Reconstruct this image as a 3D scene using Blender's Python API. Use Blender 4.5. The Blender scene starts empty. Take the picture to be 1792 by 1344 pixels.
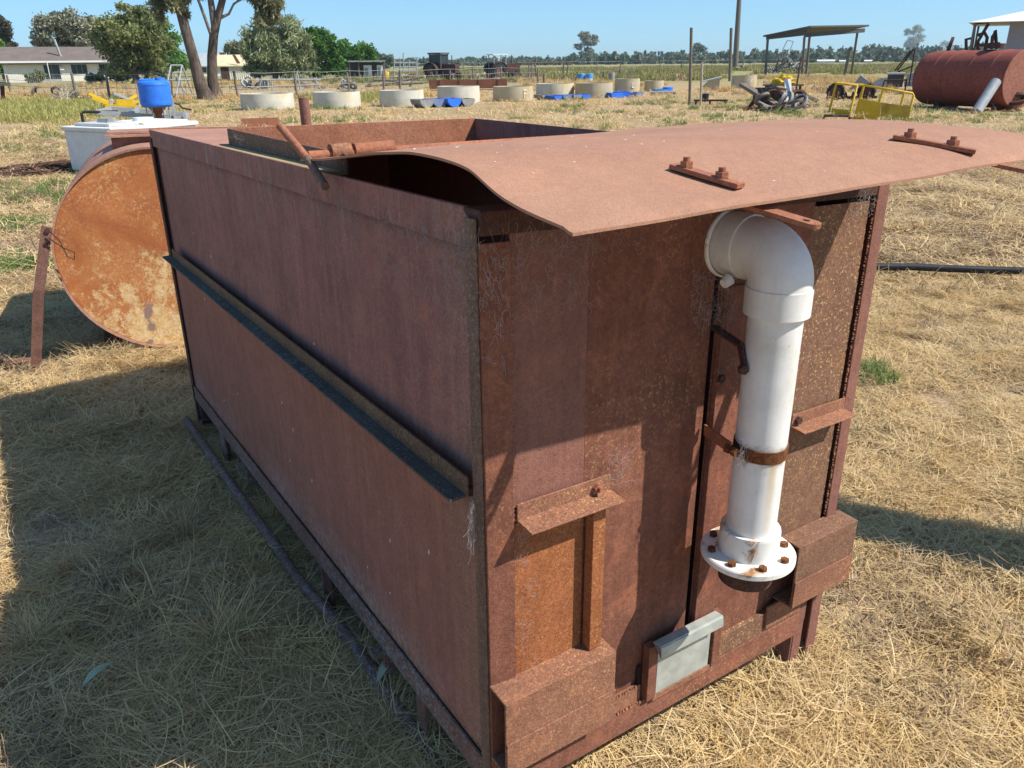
import bpy, bmesh, math, random
import numpy as np
from mathutils import Vector, Matrix
random.seed(7); RNG = np.random.default_rng(11)
SC = bpy.context.scene; COL = SC.collection
# ---------------------------------------------------------------- camera, sky, sun, exposure
CH = 1.68; FPX = 1390.0; PITCH = 0.385; ROLL = 0.0105
cF = np.array([0, math.cos(PITCH), -math.sin(PITCH)]); cU = np.array([0, math.sin(PITCH), math.cos(PITCH)]); cR = np.array([1.0, 0, 0])
c_, s_ = math.cos(ROLL), math.sin(ROLL)
Rc = c_*cR - s_*cU; Uc = s_*cR + c_*cU
cam = bpy.data.objects.new('camera', bpy.data.cameras.new('camera')); COL.objects.link(cam)
cam.matrix_world = Matrix(((Rc[0], Uc[0], -cF[0], 0), (Rc[1], Uc[1], -cF[1], 0), (Rc[2], Uc[2], -cF[2], CH), (0, 0, 0, 1)))
cam.data.sensor_width = 36; cam.data.lens = FPX/1792*36; cam.data.clip_start = 0.05; cam.data.clip_end = 9000
SC.camera = cam
SUN = Vector((0.646, -0.157, 0.747)).normalized()
W = bpy.data.worlds.new("World"); SC.world = W; W.use_nodes = True
nt = W.node_tree; nt.nodes.clear()
sky = nt.nodes.new('ShaderNodeTexSky'); sky.sky_type = 'NISHITA'; sky.sun_disc = False
sky.sun_elevation = math.asin(SUN.z); sky.sun_rotation = math.atan2(SUN.x, SUN.y)
sky.altitude = 2500; sky.air_density = 1.0; sky.dust_density = 2.0; sky.ozone_density = 4.0
gam = nt.nodes.new('ShaderNodeGamma'); gam.inputs[1].default_value = 0.6; nt.links.new(sky.outputs[0], gam.inputs[0])
tint = nt.nodes.new('ShaderNodeMix'); tint.data_type = 'RGBA'; tint.blend_type = 'MULTIPLY'; tint.inputs[0].default_value = 1
tint.inputs[7].default_value = (1.32, 2.0, 2.45, 1)
bg = nt.nodes.new('ShaderNodeBackground'); bg.inputs[1].default_value = 0.095
wo = nt.nodes.new('ShaderNodeOutputWorld')
nt.links.new(gam.outputs[0], tint.inputs[6]); nt.links.new(tint.outputs[2], bg.inputs[0]); nt.links.new(bg.outputs[0], wo.inputs[0])
sl = bpy.data.lights.new('sun', 'SUN'); sl.energy = 4.75; sl.angle = math.radians(0.55); sl.color = (1.0, 0.94, 0.85)
so = bpy.data.objects.new('sun', sl); COL.objects.link(so); so.rotation_euler = SUN.to_track_quat('Z', 'Y').to_euler(); so.location = (8, -4, 12)
SC.view_settings.view_transform = 'Standard'; SC.view_settings.look = 'None'; SC.view_settings.exposure = 0.5; SC.view_settings.gamma = 1
SC.render.engine = 'CYCLES'

# ---------------------------------------------------------------- helpers
def ray(px, py):
    a, b = px-896, py-672
    return cF + cR*((c_*a - s_*b)/FPX) - cU*((s_*a + c_*b)/FPX)
def G(px, py, z=0.0):
    """world point at height z seen at a photograph pixel (used once, to survey where a thing stands)"""
    d = ray(px, py); t = (z-CH)/d[2]
    return Vector((d[0]*t, d[1]*t, z))
def mpp(P): return (P[1]*math.cos(PITCH) + (CH-P[2])*math.sin(PITCH))/FPX
class MB:
    def __init__(s): s.v = []; s.f = []; s.sm = []
    def add(s, vs, fs, smooth=False):
        o = len(s.v); s.v += [tuple(p) for p in vs]; s.f += [tuple(i+o for i in f) for f in fs]; s.sm += [smooth]*len(fs); return s
    def box(s, x0, x1, y0, y1, z0, z1):
        return s.add([(x0,y0,z0),(x1,y0,z0),(x1,y1,z0),(x0,y1,z0),(x0,y0,z1),(x1,y0,z1),(x1,y1,z1),(x0,y1,z1)],
                     [(0,3,2,1),(4,5,6,7),(0,1,5,4),(1,2,6,5),(2,3,7,6),(3,0,4,7)])
    def bar(s, p, q, w, h=None, up=(0,0,1)):
        """rectangular bar from p to q"""
        h = h or w; p = Vector(p); q = Vector(q); d = (q-p).normalized(); u = Vector(up)
        if abs(d.dot(u)) > .95: u = Vector((0,1,0))
        a = d.cross(u).normalized()*w/2; b = a.normalized().cross(d)*h/2
        return s.add([p-a-b,p+a-b,p+a+b,p-a+b,q-a-b,q+a-b,q+a+b,q-a+b],[(0,3,2,1)[::-1],(4,5,6,7)[::-1],(0,1,5,4)[::-1],(1,2,6,5)[::-1],(2,3,7,6)[::-1],(3,0,4,7)[::-1]])
    def tube(s, pts, r, n=10, cap=True):
        pts = [Vector(p) for p in pts]; rs = r if isinstance(r, (list, tuple)) else [r]*len(pts)
        vs = []; fs = []; a = None; rings = []
        for i, p in enumerate(pts):
            d = (pts[min(i+1,len(pts)-1)] - pts[max(i-1,0)]).normalized()
            if a is None:
                a = d.orthogonal().normalized()
            a = (a - d*a.dot(d)).normalized(); b = d.cross(a)
            ring = [p + (a*math.cos(2*math.pi*k/n) + b*math.sin(2*math.pi*k/n))*rs[i] for k in range(n)]
            rings.append(ring); vs += ring
        for i in range(len(pts)-1):
            for k in range(n):
                fs.append((i*n+k, i*n+(k+1)%n, (i+1)*n+(k+1)%n, (i+1)*n+k))
        s.add(vs, fs, True)
        if cap:
            s.add(rings[0], [tuple(range(n))[::-1]]); s.add(rings[-1], [tuple(range(n))])
        return s
    def lathe(s, prof, M=None, n=32, smooth=True, a0=0, a1=2*math.pi):
        """profile of (r, z) turned about local z; hard edges are kept by giving each segment its own rings"""
        M = M or Matrix(); full = abs(a1-a0-2*math.pi) < 1e-6; m = n if full else n+1
        for (r0,z0),(r1,z1) in zip(prof, prof[1:]):
            vs = []
            for (r,z) in ((r0,z0),(r1,z1)):
                for k in range(m):
                    t = a0+(a1-a0)*k/n; vs.append(M @ Vector((r*math.cos(t), r*math.sin(t), z)))
            s.add(vs, [(k,(k+1)%m,m+(k+1)%m,m+k) for k in range(n)], smooth)
        return s
    def prof(s, pts, axis, a0, a1):
        """extrude a closed 2-D outline along an axis"""
        def P(t, a): return {'x':(a,t[0],t[1]),'y':(t[0],a,t[1]),'z':(t[0],t[1],a)}[axis]
        n = len(pts); vs = [P(t,a0) for t in pts]+[P(t,a1) for t in pts]
        return s.add(vs, [tuple(range(n))[::-1], tuple(range(n,2*n))]+[(i,(i+1)%n,n+(i+1)%n,n+i) for i in range(n)])
    def hexnut(s, c, d, r, h):
        c = Vector(c); d = Vector(d).normalized(); a = d.orthogonal().normalized(); b = d.cross(a)
        R0 = [c+(a*math.cos(k*math.pi/3)+b*math.sin(k*math.pi/3))*r for k in range(6)]; R1 = [p+d*h for p in R0]
        return s.add(R0+R1, [(0,1,2,3,4,5)[::-1],(6,7,8,9,10,11)]+[(k,(k+1)%6,6+(k+1)%6,6+k) for k in range(6)])
    def warp(s, fn): s.v = [fn(*p) for p in s.v]; return s
    def build(s, name, mat, parent=None, bevel=0, fix=True):
        me = bpy.data.meshes.new(name); me.from_pydata(s.v, [], s.f)
        me.polygons.foreach_set('use_smooth', s.sm)
        if fix:
            bm = bmesh.new(); bm.from_mesh(me); bmesh.ops.recalc_face_normals(bm, faces=bm.faces); bm.to_mesh(me); bm.free()
        me.materials.append(mat); o = bpy.data.objects.new(name, me); COL.objects.link(o)
        if parent: o.parent = parent
        if bevel:
            b = o.modifiers.new('bevel','BEVEL'); b.width = bevel; b.segments = 2; b.limit_method = 'ANGLE'; b.angle_limit = 0.7
        return o
def tag(o, label=None, cat=None, group=None, kind=None):
    for k, x in (('label',label),('category',cat),('group',group),('kind',kind)):
        if x: o[k] = x
    return o
def empty(name, loc, rz=0, label=None, cat=None, group=None):
    o = bpy.data.objects.new(name, None); COL.objects.link(o); o.location = loc; o.rotation_euler = (0,0,rz); o.empty_display_size = .2
    return tag(o, label, cat, group)
def copy_thing(root):
    r = root.copy(); COL.objects.link(r)
    for ch in root.children:
        c = ch.copy(); COL.objects.link(c); c.parent = r
        for g in ch.children:
            d = g.copy(); COL.objects.link(d); d.parent = c
    return r
def stand(name, px, py, label, cat, group=None, yaw=0):
    """an Empty on the ground, its x axis across the view; returns it with metres-per-pixel converters"""
    P = G(px, py); s = mpp(P); e = empty(name, P, -math.atan2(P.x, P.y)+yaw, label, cat, group)
    k = (px-945)/(4112-py)      # uprights converge in the photograph because the camera looks down
    return e, s, (lambda x, y=py: (x-px-k*(py-y))*s), (lambda y: (py-y)*s)
# ---------------------------------------------------------------- materials
class NT:
    def __init__(s, name):
        s.m = bpy.data.materials.new(name); s.m.use_nodes = True; s.t = s.m.node_tree; s.t.nodes.clear()
        s.out = s.t.nodes.new('ShaderNodeOutputMaterial'); s.co = s.t.nodes.new('ShaderNodeTexCoord').outputs['Object']
    def n(s, t, **k):
        x = s.t.nodes.new(t)
        for a, b in k.items(): setattr(x, a, b)
        return x
    def l(s, a, b): s.t.links.new(a, b)
    def mapping(s, sc):
        m = s.n('ShaderNodeMapping'); m.inputs['Scale'].default_value = sc; s.l(s.co, m.inputs[0]); return m.outputs[0]
    def noise(s, scale, detail=4, rough=.6, vec=None, dist=0):
        x = s.n('ShaderNodeTexNoise'); x.inputs['Scale'].default_value = scale; x.inputs['Detail'].default_value = detail
        x.inputs['Roughness'].default_value = rough; x.inputs['Distortion'].default_value = dist; s.l(vec or s.co, x.inputs['Vector']); return x.outputs[0]
    def ramp(s, f, stops, const=False):
        x = s.n('ShaderNodeValToRGB'); e = x.color_ramp.elements
        while len(e) < len(stops): e.new(.5)
        for i, (p, c) in enumerate(stops):
            e[i].position = p; e[i].color = (*c, 1) if not isinstance(c, (int, float)) else (c, c, c, 1)
        s.l(f, x.inputs[0]); return x.outputs[0]
    def mix(s, f, a, b, mode='MIX'):
        x = s.n('ShaderNodeMix', data_type='RGBA', blend_type=mode)
        for i, q in ((0,f),(6,a),(7,b)):
            if isinstance(q, (int,float)): x.inputs[i].default_value = q
            elif isinstance(q, tuple): x.inputs[i].default_value = (*q, 1)
            else: s.l(q, x.inputs[i])
        return x.outputs[2]
    def math(s, op, a, b=0.0):
        x = s.n('ShaderNodeMath', operation=op)
        for i, q in ((0,a),(1,b)):
            if isinstance(q, (int,float)): x.inputs[i].default_value = q
            else: s.l(q, x.inputs[i])
        return x.outputs[0]
    def axis(s, i):
        x = s.n('ShaderNodeSeparateXYZ'); s.l(s.co, x.inputs[0]); return x.outputs[i]
    def done(s, col, rough=.8, bump=None, bs=.3, bd=.004, metal=0, spec=.3, transl=0):
        p = s.n('ShaderNodeBsdfPrincipled')
        for k, q in (('Base Color',col),('Roughness',rough),('Metallic',metal),('Specular IOR Level',spec)):
            if isinstance(q, (int,float)): p.inputs[k].default_value = q
            elif isinstance(q, tuple): p.inputs[k].default_value = (*q, 1)
            else: s.l(q, p.inputs[k])
        if bump is not None:
            b = s.n('ShaderNodeBump'); b.inputs['Strength'].default_value = bs; b.inputs['Distance'].default_value = bd
            s.l(bump, b.inputs['Height']); s.l(b.outputs[0], p.inputs['Normal'])
        sh = p.outputs[0]
        if transl:
            tr = s.n('ShaderNodeBsdfTranslucent'); mx = s.n('ShaderNodeMixShader'); mx.inputs[0].default_value = transl
            if isinstance(col, tuple): tr.inputs[0].default_value = (*col,1)
            else: s.l(col, tr.inputs[0])
            s.l(sh, mx.inputs[1]); s.l(tr.outputs[0], mx.inputs[2]); sh = mx.outputs[0]
        s.l(sh, s.out.inputs[0]); return s.m
def rust(name, dark, mid, light, speck=None, speck_amt=.0, streak=0, patch=None, patch_amt=0, grain=260, gs=1.0, pale=None, pale_amt=0, mott=.35, pit=.35, splash=False, edge=False, dust=False):
    n = NT(name)
    c = n.ramp(n.noise(3.2, 6, .65, dist=.4), [(.3, dark), (.5, mid), (.72, light)])
    c = n.mix(n.ramp(n.noise(grain, 3, .7), [(.36, 1.0), (.66, 0.0)]), c, tuple(x*.55 for x in dark))if gs > .9 else n.mix(n.math('MULTIPLY', n.ramp(n.noise(grain, 3, .7), [(.36, 1.0), (.66, 0.0)]), gs), c, tuple(x*.6 for x in dark))
    c = n.mix(n.math('MULTIPLY', n.ramp(n.noise(70, 4, .7), [(.5, 0.0), (.75, 1.0)]), .55), c, light)
    c = n.mix(n.math('MULTIPLY', n.ramp(n.noise(17, 6, .72, dist=.3), [(.42, 1.0), (.58, 0.0)]), mott), c, tuple(x*.72 for x in dark))
    c = n.mix(n.math('MULTIPLY', n.ramp(n.noise(11, 5, .7, dist=.6), [(.52, 0.0), (.66, 1.0)]), mott*.8), c, (min(.8,light[0]*1.12), light[1]*.98, light[2]*.78))
    if streak:
        f = n.ramp(n.noise(1, 5, .7, n.mapping((42, 42, 2.2))), [(.46, 0.0), (.75, 1.0)])
        c = n.mix(n.math('MULTIPLY', f, streak), c, tuple(min(1, x*1.55+.01) for x in mid))
        f = n.ramp(n.noise(1, 5, .7, n.mapping((17, 17, .9))), [(.5, 0.0), (.8, 1.0)])
        c = n.mix(n.math('MULTIPLY', f, streak), c, tuple(x*.55 for x in dark))
    if patch:
        f = n.ramp(n.noise(5, 7, .75, dist=.4), [(.56-patch_amt*.2, 0.0), (.64-patch_amt*.2, 1.0)])
        c = n.mix(n.math('MULTIPLY', f, .8), c, patch)
    if speck:
        a = n.ramp(n.noise(150, 3, .6), [(.58, 0.0), (.66, 1.0)]); b = n.ramp(n.noise(2.6, 4, .6), [(.48-speck_amt*.25, 0.0), (.72-speck_amt*.25, 1.0)])
        c = n.mix(n.math('MULTIPLY', n.math('MULTIPLY', a, b), .7), c, tuple(min(.8,x*1.35) for x in speck))
    if pale:
        a = n.ramp(n.noise(45, 5, .75), [(.5, 0.0), (.62, 1.0)]); b = n.ramp(n.noise(1.7, 4, .6), [(.5-pale_amt*.25, 0.0), (.7-pale_amt*.25, 1.0)])
        c = n.mix(n.math('MULTIPLY', n.math('MULTIPLY', a, b), .7), c, pale)
    g2 = n.noise(grain*.42, 5, .8)
    pit = pit if grain > 100 else pit*.35
    c = n.mix(n.math('MULTIPLY', n.ramp(g2, [(.40, 1.0), (.50, 0.0)]), pit), c, tuple(x*.5 for x in dark))
    c = n.mix(n.math('MULTIPLY', n.ramp(g2, [(.54, 0.0), (.66, 1.0)]), pit*.8), c, tuple(min(.8, x*1.25) for x in light))
    if splash:
        z_ = n.axis(2); m_ = n.math('MULTIPLY', n.ramp(z_, [(.19, 1.0), (.36, 0.0)]), n.ramp(n.noise(55, 6, .8), [(.44, 0.0), (.58, 1.0)])); m_ = n.math('MULTIPLY', m_, n.ramp(n.noise(1.1, 4, .6), [(.40, 0.0), (.6, 1.0)]))
        c = n.mix(n.math('MULTIPLY', m_, .75), c, (.40,.42,.40))
    if edge:
        y_ = n.axis(1); m_ = n.math('MULTIPLY', n.ramp(y_, [(.05, 1.0), (.22, 0.0)]), n.ramp(n.noise(170, 4, .7), [(.50, 0.0), (.60, 1.0)])); c = n.mix(n.math('MULTIPLY', m_, .6), c, (.33,.31,.19))
    if dust:
        z_ = n.axis(2); m_ = n.math('MULTIPLY', n.ramp(n.math('SUBTRACT', z_, .5), [(.66, 0.0), (.87, 1.0)]), n.ramp(n.noise(1, 6, .75, n.mapping((30,30,3.5))), [(.46, 0.0), (.68, 1.0)]))
        c = n.mix(n.math('MULTIPLY', n.math('MULTIPLY', m_, n.ramp(n.noise(1.3, 3, .5), [(.38, .25), (.6, 1.0)])), .55), c, (.34,.31,.31))
    h = n.math('ADD', n.math('ADD', n.noise(grain, 3, .7), g2), n.math('MULTIPLY', n.noise(30, 4), 1.2))
    return n.done(c, .82, h, .5 if grain > 100 else .06, .003, spec=.25)
def flat(name, col, var=.25, scale=6, rough=.7, bump=.15, **k):
    n = NT(name)
    c = n.ramp(n.noise(scale, 6, .65), [(.3, tuple(x*(1-var) for x in col)), (.7, tuple(min(1, x*(1+var*.6)) for x in col))])
    c = n.mix(n.math('MULTIPLY', n.ramp(n.noise(scale*7, 4, .7), [(.52, 0.0), (.75, 1.0)]), .35), c, tuple(x*.5 for x in col))
    return n.done(c, rough, n.noise(scale*9, 4), bump, .01, **k)
M = {}
M['side'] = rust('rust_side', (0.221,0.107,0.097), (0.325,0.151,0.122), (0.414,0.191,0.144), streak=.32, gs=.55, pit=.3, edge=True, dust=True)
M['side_low'] = rust('rust_side_low', (0.282,0.125,0.094), (0.35,0.154,0.111), (0.418,0.186,0.132), streak=.30, gs=.55, pit=.3, splash=True, edge=True)
M['front'] = rust('rust_front', (0.171,0.067,0.043), (0.268,0.106,0.068), (0.342,0.139,0.086), speck=(.42,.30,.10), speck_amt=0.05, gs=.7, streak=.25, mott=.5, pit=.3)
M['front_orange'] = rust('rust_front_orange', (0.263,0.088,0.033), (0.421,0.146,0.054), (0.474,0.19,0.089), speck=(.42,.30,.10), speck_amt=0.25, gs=.8, pit=.4)
M['front_smooth'] = rust('rust_front_smooth', (0.216,0.097,0.072), (0.274,0.123,0.089), (0.319,0.15,0.111), streak=.25, gs=.6, pit=.25)
M['front_lich'] = rust('rust_front_lichen', (0.201,0.101,0.067), (0.294,0.149,0.092), (0.353,0.191,0.112), speck=(.46,.36,.14), speck_amt=0.70, patch=(.34,.15,.05), patch_amt=-.2, pit=.35)
M['beam'] = rust('rust_beam', (0.257,0.118,0.074), (0.394,0.174,0.103), (0.488,0.229,0.135), speck=(.48,.34,.12), speck_amt=0.35, pit=.3)
M['lid'] = rust('rust_lid', (0.383,0.198,0.13), (0.446,0.234,0.149), (0.49,0.269,0.176), grain=330, gs=.45, mott=.2, pit=.12)
M['bar'] = rust('rust_bar', (0.304,0.114,0.063), (0.407,0.166,0.095), (0.482,0.21,0.121), gs=.6)
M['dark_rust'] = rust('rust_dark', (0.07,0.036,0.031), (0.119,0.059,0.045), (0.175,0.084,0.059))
M['ledge'] = rust('rust_ledge', (.085,.065,.055), (.125,.105,.09), (.17,.14,.115), speck=(.20,.22,.18), speck_amt=.6, pale=(.20,.23,.24), pale_amt=.35)
M['ledge_leg'] = rust('rust_ledge_leg', (0.128,0.08,0.056), (0.208,0.12,0.072), (0.272,0.176,0.096), speck=(.28,.22,.09), speck_amt=.7)
M['sill'] = rust('rust_sill', (0.17,0.093,0.076), (0.255,0.136,0.105), (0.306,0.17,0.128), speck=(.32,.36,.36), speck_amt=.6, pale=(.30,.35,.36), pale_amt=.45)
M['post'] = rust('rust_post', (0.162,0.1,0.072), (0.226,0.133,0.093), (0.275,0.162,0.113), speck=(.30,.28,.18), speck_amt=.55, streak=.3, pale=(.24,.25,.22), pale_amt=.15)
M['skin'] = rust('rust_skin', (0.15,0.075,0.06), (0.255,0.128,0.098), (0.345,0.18,0.135), gs=.6)
M['sunlit_lichen'] = rust('rust_sunlit_lichen', (.36,.27,.12), (.50,.40,.19), (.56,.46,.24), gs=.5)  # lichen yellow, also painted bright to read as sunlight on the ledge
M['deck'] = rust('rust_deck', (0.354,0.184,0.131), (0.472,0.242,0.177), (0.551,0.302,0.223), gs=.5)
def endmat():
    n = NT('rust_end_disc')
    c = n.ramp(n.noise(2.6, 7, .7, dist=.5), [(.3, (.29,.085,.034)), (.5, (.44,.15,.048)), (.68, (.57,.24,.08))])
    z = n.axis(2); x = n.axis(0)
    g = n.math('ADD', n.math('MULTIPLY', z, -.30), n.math('MULTIPLY', x, .10))
    f = n.ramp(n.math('ADD', n.noise(7.5, 10, .82, dist=.35), g), [(.535, 0.0), (.575, .7), (.66, 1.0)])
    pale = n.ramp(n.noise(24, 6, .75), [(.36, (.55,.27,.08)), (.47, (.72,.50,.22)), (.62, (.80,.66,.42))])
    c = n.mix(n.math('MULTIPLY', f, .92), c, pale)
    c = n.mix(n.math('MULTIPLY', n.ramp(n.noise(60, 5, .8), [(.50, 0.0), (.60, 1.0)]), n.ramp(n.noise(3.5, 5, .6), [(.42, 0.0), (.62, .75)])), c, (.72,.50,.24))
    f2 = n.ramp(n.math('ADD', n.noise(2.3, 4, .5), n.math('MULTIPLY', g, .7)), [(.735, 0.0), (.75, 1.0)])
    c = n.mix(f2, c, (.30,.20,.15))
    c = n.mix(n.ramp(n.noise(150, 3, .7), [(.3, .5), (.55, 0.0)]), c, (.16,.055,.025))
    return n.done(c, .8, n.noise(90, 5, .7), .25, .004)
M['end'] = endmat()
def pvcmat():
    n = NT('white_pvc')
    c = n.ramp(n.noise(9, 6, .7), [(.3, (.58,.56,.50)), (.45, (.68,.67,.63)), (.62, (.76,.75,.72))])
    f = n.ramp(n.noise(120, 2, .5), [(.24, .7), (.29, 0.0)]); c = n.mix(f, c, (.42,.36,.27))
    c = n.mix(n.math('MULTIPLY', n.ramp(n.noise(1, 5, .7, n.mapping((28,28,1.6))), [(.52, 0.0), (.74, 1.0)]), .4), c, (.50,.46,.37))
    # rust that ran down the pipe from the clamp
    z = n.axis(2); x = n.axis(0)
    d = n.math('SUBTRACT', z, .906)
    band = n.ramp(n.math('ADD', n.math('ABSOLUTE', d), n.math('MULTIPLY', n.noise(38, 4, .6), .05)), [(.030, 1.0), (.052, 0.0)])
    c = n.mix(n.math('MULTIPLY', band, .9), c, (.21,.085,.03))
    lane = n.ramp(n.math('ABSOLUTE', n.math('SUBTRACT', x, .593)), [(.004, 1.0), (.012, 0.0)])
    below = n.math('MULTIPLY', n.ramp(z, [(.70, .15), (.88, 1.0), (.905, .0)]), lane)
    c = n.mix(n.math('MULTIPLY', below, .55), c, (.55,.36,.13))
    return n.done(c, .42, n.noise(60, 3), .03, .002, spec=.45)
M['pvc'] = pvcmat()
def flangemat():
    n = NT('stained_flange')
    f = n.ramp(n.noise(13, 6, .7, dist=.8), [(.53, 0.0), (.62, 1.0)]); c = n.mix(f, (.74,.72,.66), n.ramp(n.noise(40, 4), [(.4, (.50,.27,.12)), (.6, (.22,.11,.06))]))
    return n.done(c, .55, n.noise(50, 4), .1, .003)
M['flange'] = flangemat()
M['clamp'] = rust('rust_clamp', (.13,.045,.018), (.24,.085,.028), (.32,.12,.04), grain=180)
def galv():
    n = NT('galvanised'); x = n.n('ShaderNodeTexVoronoi'); x.inputs['Scale'].default_value = 45; n.l(n.co, x.inputs['Vector'])
    c = n.mix(.25, n.ramp(n.noise(14, 5), [(.3,(.36,.40,.37)),(.7,(.52,.55,.50))]), n.ramp(x.outputs['Color'], [(.2,.3),(.8,.75)]), 'SOFT_LIGHT')
    c = n.mix(n.ramp(n.noise(26, 5, .7), [(.62, 0.0), (.72, .7)]), c, (.66,.68,.62))
    return n.done(c, .5, n.noise(60, 4), .08, .002, metal=.35)
M['galv'] = galv()
M['black'] = flat('black_plastic', (.025,.025,.027), rough=.5)
M['inner_shade'] = flat('inside_shade', (.03,.017,.014), rough=.95)  # near-black colour stands in for the shade inside slots and holes
M['web'] = flat('cobweb_silk', (.5,.5,.5), var=.1, rough=.6, transl=.3)
M['concrete'] = None
def concmat(name, base, lich):
    n = NT(name); n.co = n.n('ShaderNodeNewGeometry').outputs['Position']; c = n.ramp(n.noise(1.6, 6, .65), [(.3, tuple(x*.78 for x in base)), (.7, base)])
    f = n.ramp(n.noise(.9, 5, .6, dist=.5), [(.52, 0.0), (.68, .75)]); c = n.mix(f, c, lich)
    c = n.mix(n.math('MULTIPLY', n.ramp(n.noise(1, 4, .6, n.mapping((7,7,.5))), [(.55, 0.0), (.75, 1.0)]), .35), c, tuple(x*.55 for x in base))
    return n.done(c, .9, n.noise(18, 5), .2, .02)
M['conc_white'] = concmat('concrete_pale', (0.638,0.604,0.502), (0.57,0.456,0.228))
M['conc_tan'] = concmat('concrete_tan', (0.506,0.437,0.299), (0.529,0.356,0.115))
M['blue'] = flat('blue_plastic', (.035,.19,.78), var=.2, rough=.45)
M['blue_light'] = flat('faded_blue_plastic', (.07,.33,.72), var=.2, rough=.55)
M['blue_grey'] = flat('weathered_blue_grey', (.17,.22,.36), var=.3)
M['grey'] = flat('weathered_grey', (.28,.28,.27), var=.3)
M['dgrey'] = flat('dark_grey_steel', (.10,.095,.09), var=.35)
M['steel'] = flat('grey_steel', (.34,.36,.37), var=.2, rough=.5)
M['silver'] = flat('silver_sheet', (.55,.56,.56), var=.2, rough=.45)
M['yellow'] = flat('yellow_paint', (.62,.40,.02), var=.2, rough=.5)
M['yellow_worn'] = flat('worn_yellow_paint', (.52,.33,.04), var=.45, scale=3)
M['white'] = flat('white_paint', (.72,.71,.68), var=.1)
M['cream'] = flat('cream_wall', (.72,.69,.60), var=.1, scale=2)
M['roof_brown'] = flat('brown_roof', (.17,.135,.115), var=.2, scale=1)
M['roof_yellow'] = flat('cream_roof', (.60,.53,.34), var=.12, scale=1)
M['roof_grey'] = flat('grey_roof', (.36,.40,.42), var=.15, scale=1)
M['roof_white'] = flat('white_roof', (.66,.66,.63), var=.1, scale=1)
M['wall_grey'] = flat('grey_wall', (.27,.28,.32), var=.1, scale=1)
M['brick'] = flat('red_brick', (.36,.14,.08), var=.25)
M['glass'] = flat('dark_glass', (.035,.05,.055), var=.3, rough=.12, bump=0)
M['wood'] = flat('weathered_wood', (.19,.155,.12), var=.35, scale=12)
M['wood_pale'] = flat('pale_timber', (.42,.36,.26), var=.3, scale=12)
M['pole'] = flat('timber_pole', (.17,.145,.12), var=.3, scale=8)
def barkmat(name, a, b):
    n = NT(name); r1 = n.noise(1, 6, .75, n.mapping((9,9,1.6)), .4); c = n.ramp(r1, [(.35, tuple(x*.45 for x in a)), (.5, a), (.68, b)])
    c = n.mix(n.ramp(n.noise(.6, 4, .6), [(.45, 0.0), (.65, .6)]), c, b); return n.done(c, .95, r1, .9, .08)
M['bark'] = barkmat('dark_bark', (.085,.062,.05), (.20,.155,.125))
M['bark_grey'] = flat('grey_bark', (.24,.21,.18), var=.35, scale=6)
M['rust_red'] = rust('red_oxide_rust', (0.221,0.058,0.044), (0.374,0.098,0.069), (0.459,0.13,0.088), streak=.4, grain=40)
M['red_end'] = rust('pale_red_end', (.30,.11,.075), (.42,.17,.12), (.48,.22,.15), grain=40)  # paler, pinker rust than the shell
M['rust_far'] = rust('orange_rust_far', (.16,.065,.04), (.27,.115,.065), (.34,.15,.085), grain=40)
M['tyre'] = flat('tyre_rubber', (.03,.03,.03))
def leafmat(name, a, b, transl=.3):
    n = NT(name); i = n.n('ShaderNodeAttribute', attribute_name='shade'); c = n.ramp(i.outputs['Fac'], [(0, a), (1, b)])
    return n.done(c, .6, transl=transl, spec=.25)
M['gum'] = leafmat('gum_leaf', (0.133,0.155,0.078), (0.332,0.32,0.189))
M['gum_blue'] = leafmat('blue_gum_leaf', (0.166,0.19,0.124), (0.415,0.393,0.273))
M['olive'] = leafmat('olive_leaf', (0.115,0.147,0.055), (0.286,0.298,0.111))
M['bright'] = leafmat('bright_leaf', (0.074,0.182,0.024), (0.203,0.365,0.061), .4)
M['green'] = leafmat('green_leaf', (0.054,0.142,0.024), (0.135,0.27,0.054), .35)
M['willow'] = leafmat('pepper_leaf', (0.17,0.21,0.1), (0.4,0.43,0.23))
M['conifer'] = leafmat('conifer_leaf', (0.042,0.046,0.025), (0.098,0.092,0.049))
M['hedge'] = leafmat('far_leaf', (0.107,0.153,0.101), (0.205,0.244,0.167))
M['straw'] = leafmat('dry_straw', (0.371,0.254,0.124), (0.845,0.648,0.35), .2)
M['straw_gold'] = leafmat('golden_straw', (0.449,0.297,0.112), (0.816,0.583,0.265), .22)
M['straw_brown'] = leafmat('brown_weeds', (.20,.14,.09), (.50,.36,.22), .18)
M['grass'] = leafmat('green_grass', (.075,.14,.03), (.21,.30,.08), .35)
M['field'] = leafmat('field_weeds', (.15,.16,.045), (.36,.33,.12), .3)
M['verge'] = leafmat('pale_verge', (.28,.27,.07), (.55,.50,.18), .3)
M['leaf_pale'] = flat('pale_leaf', (.40,.44,.31), var=.2, transl=.2)
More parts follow.
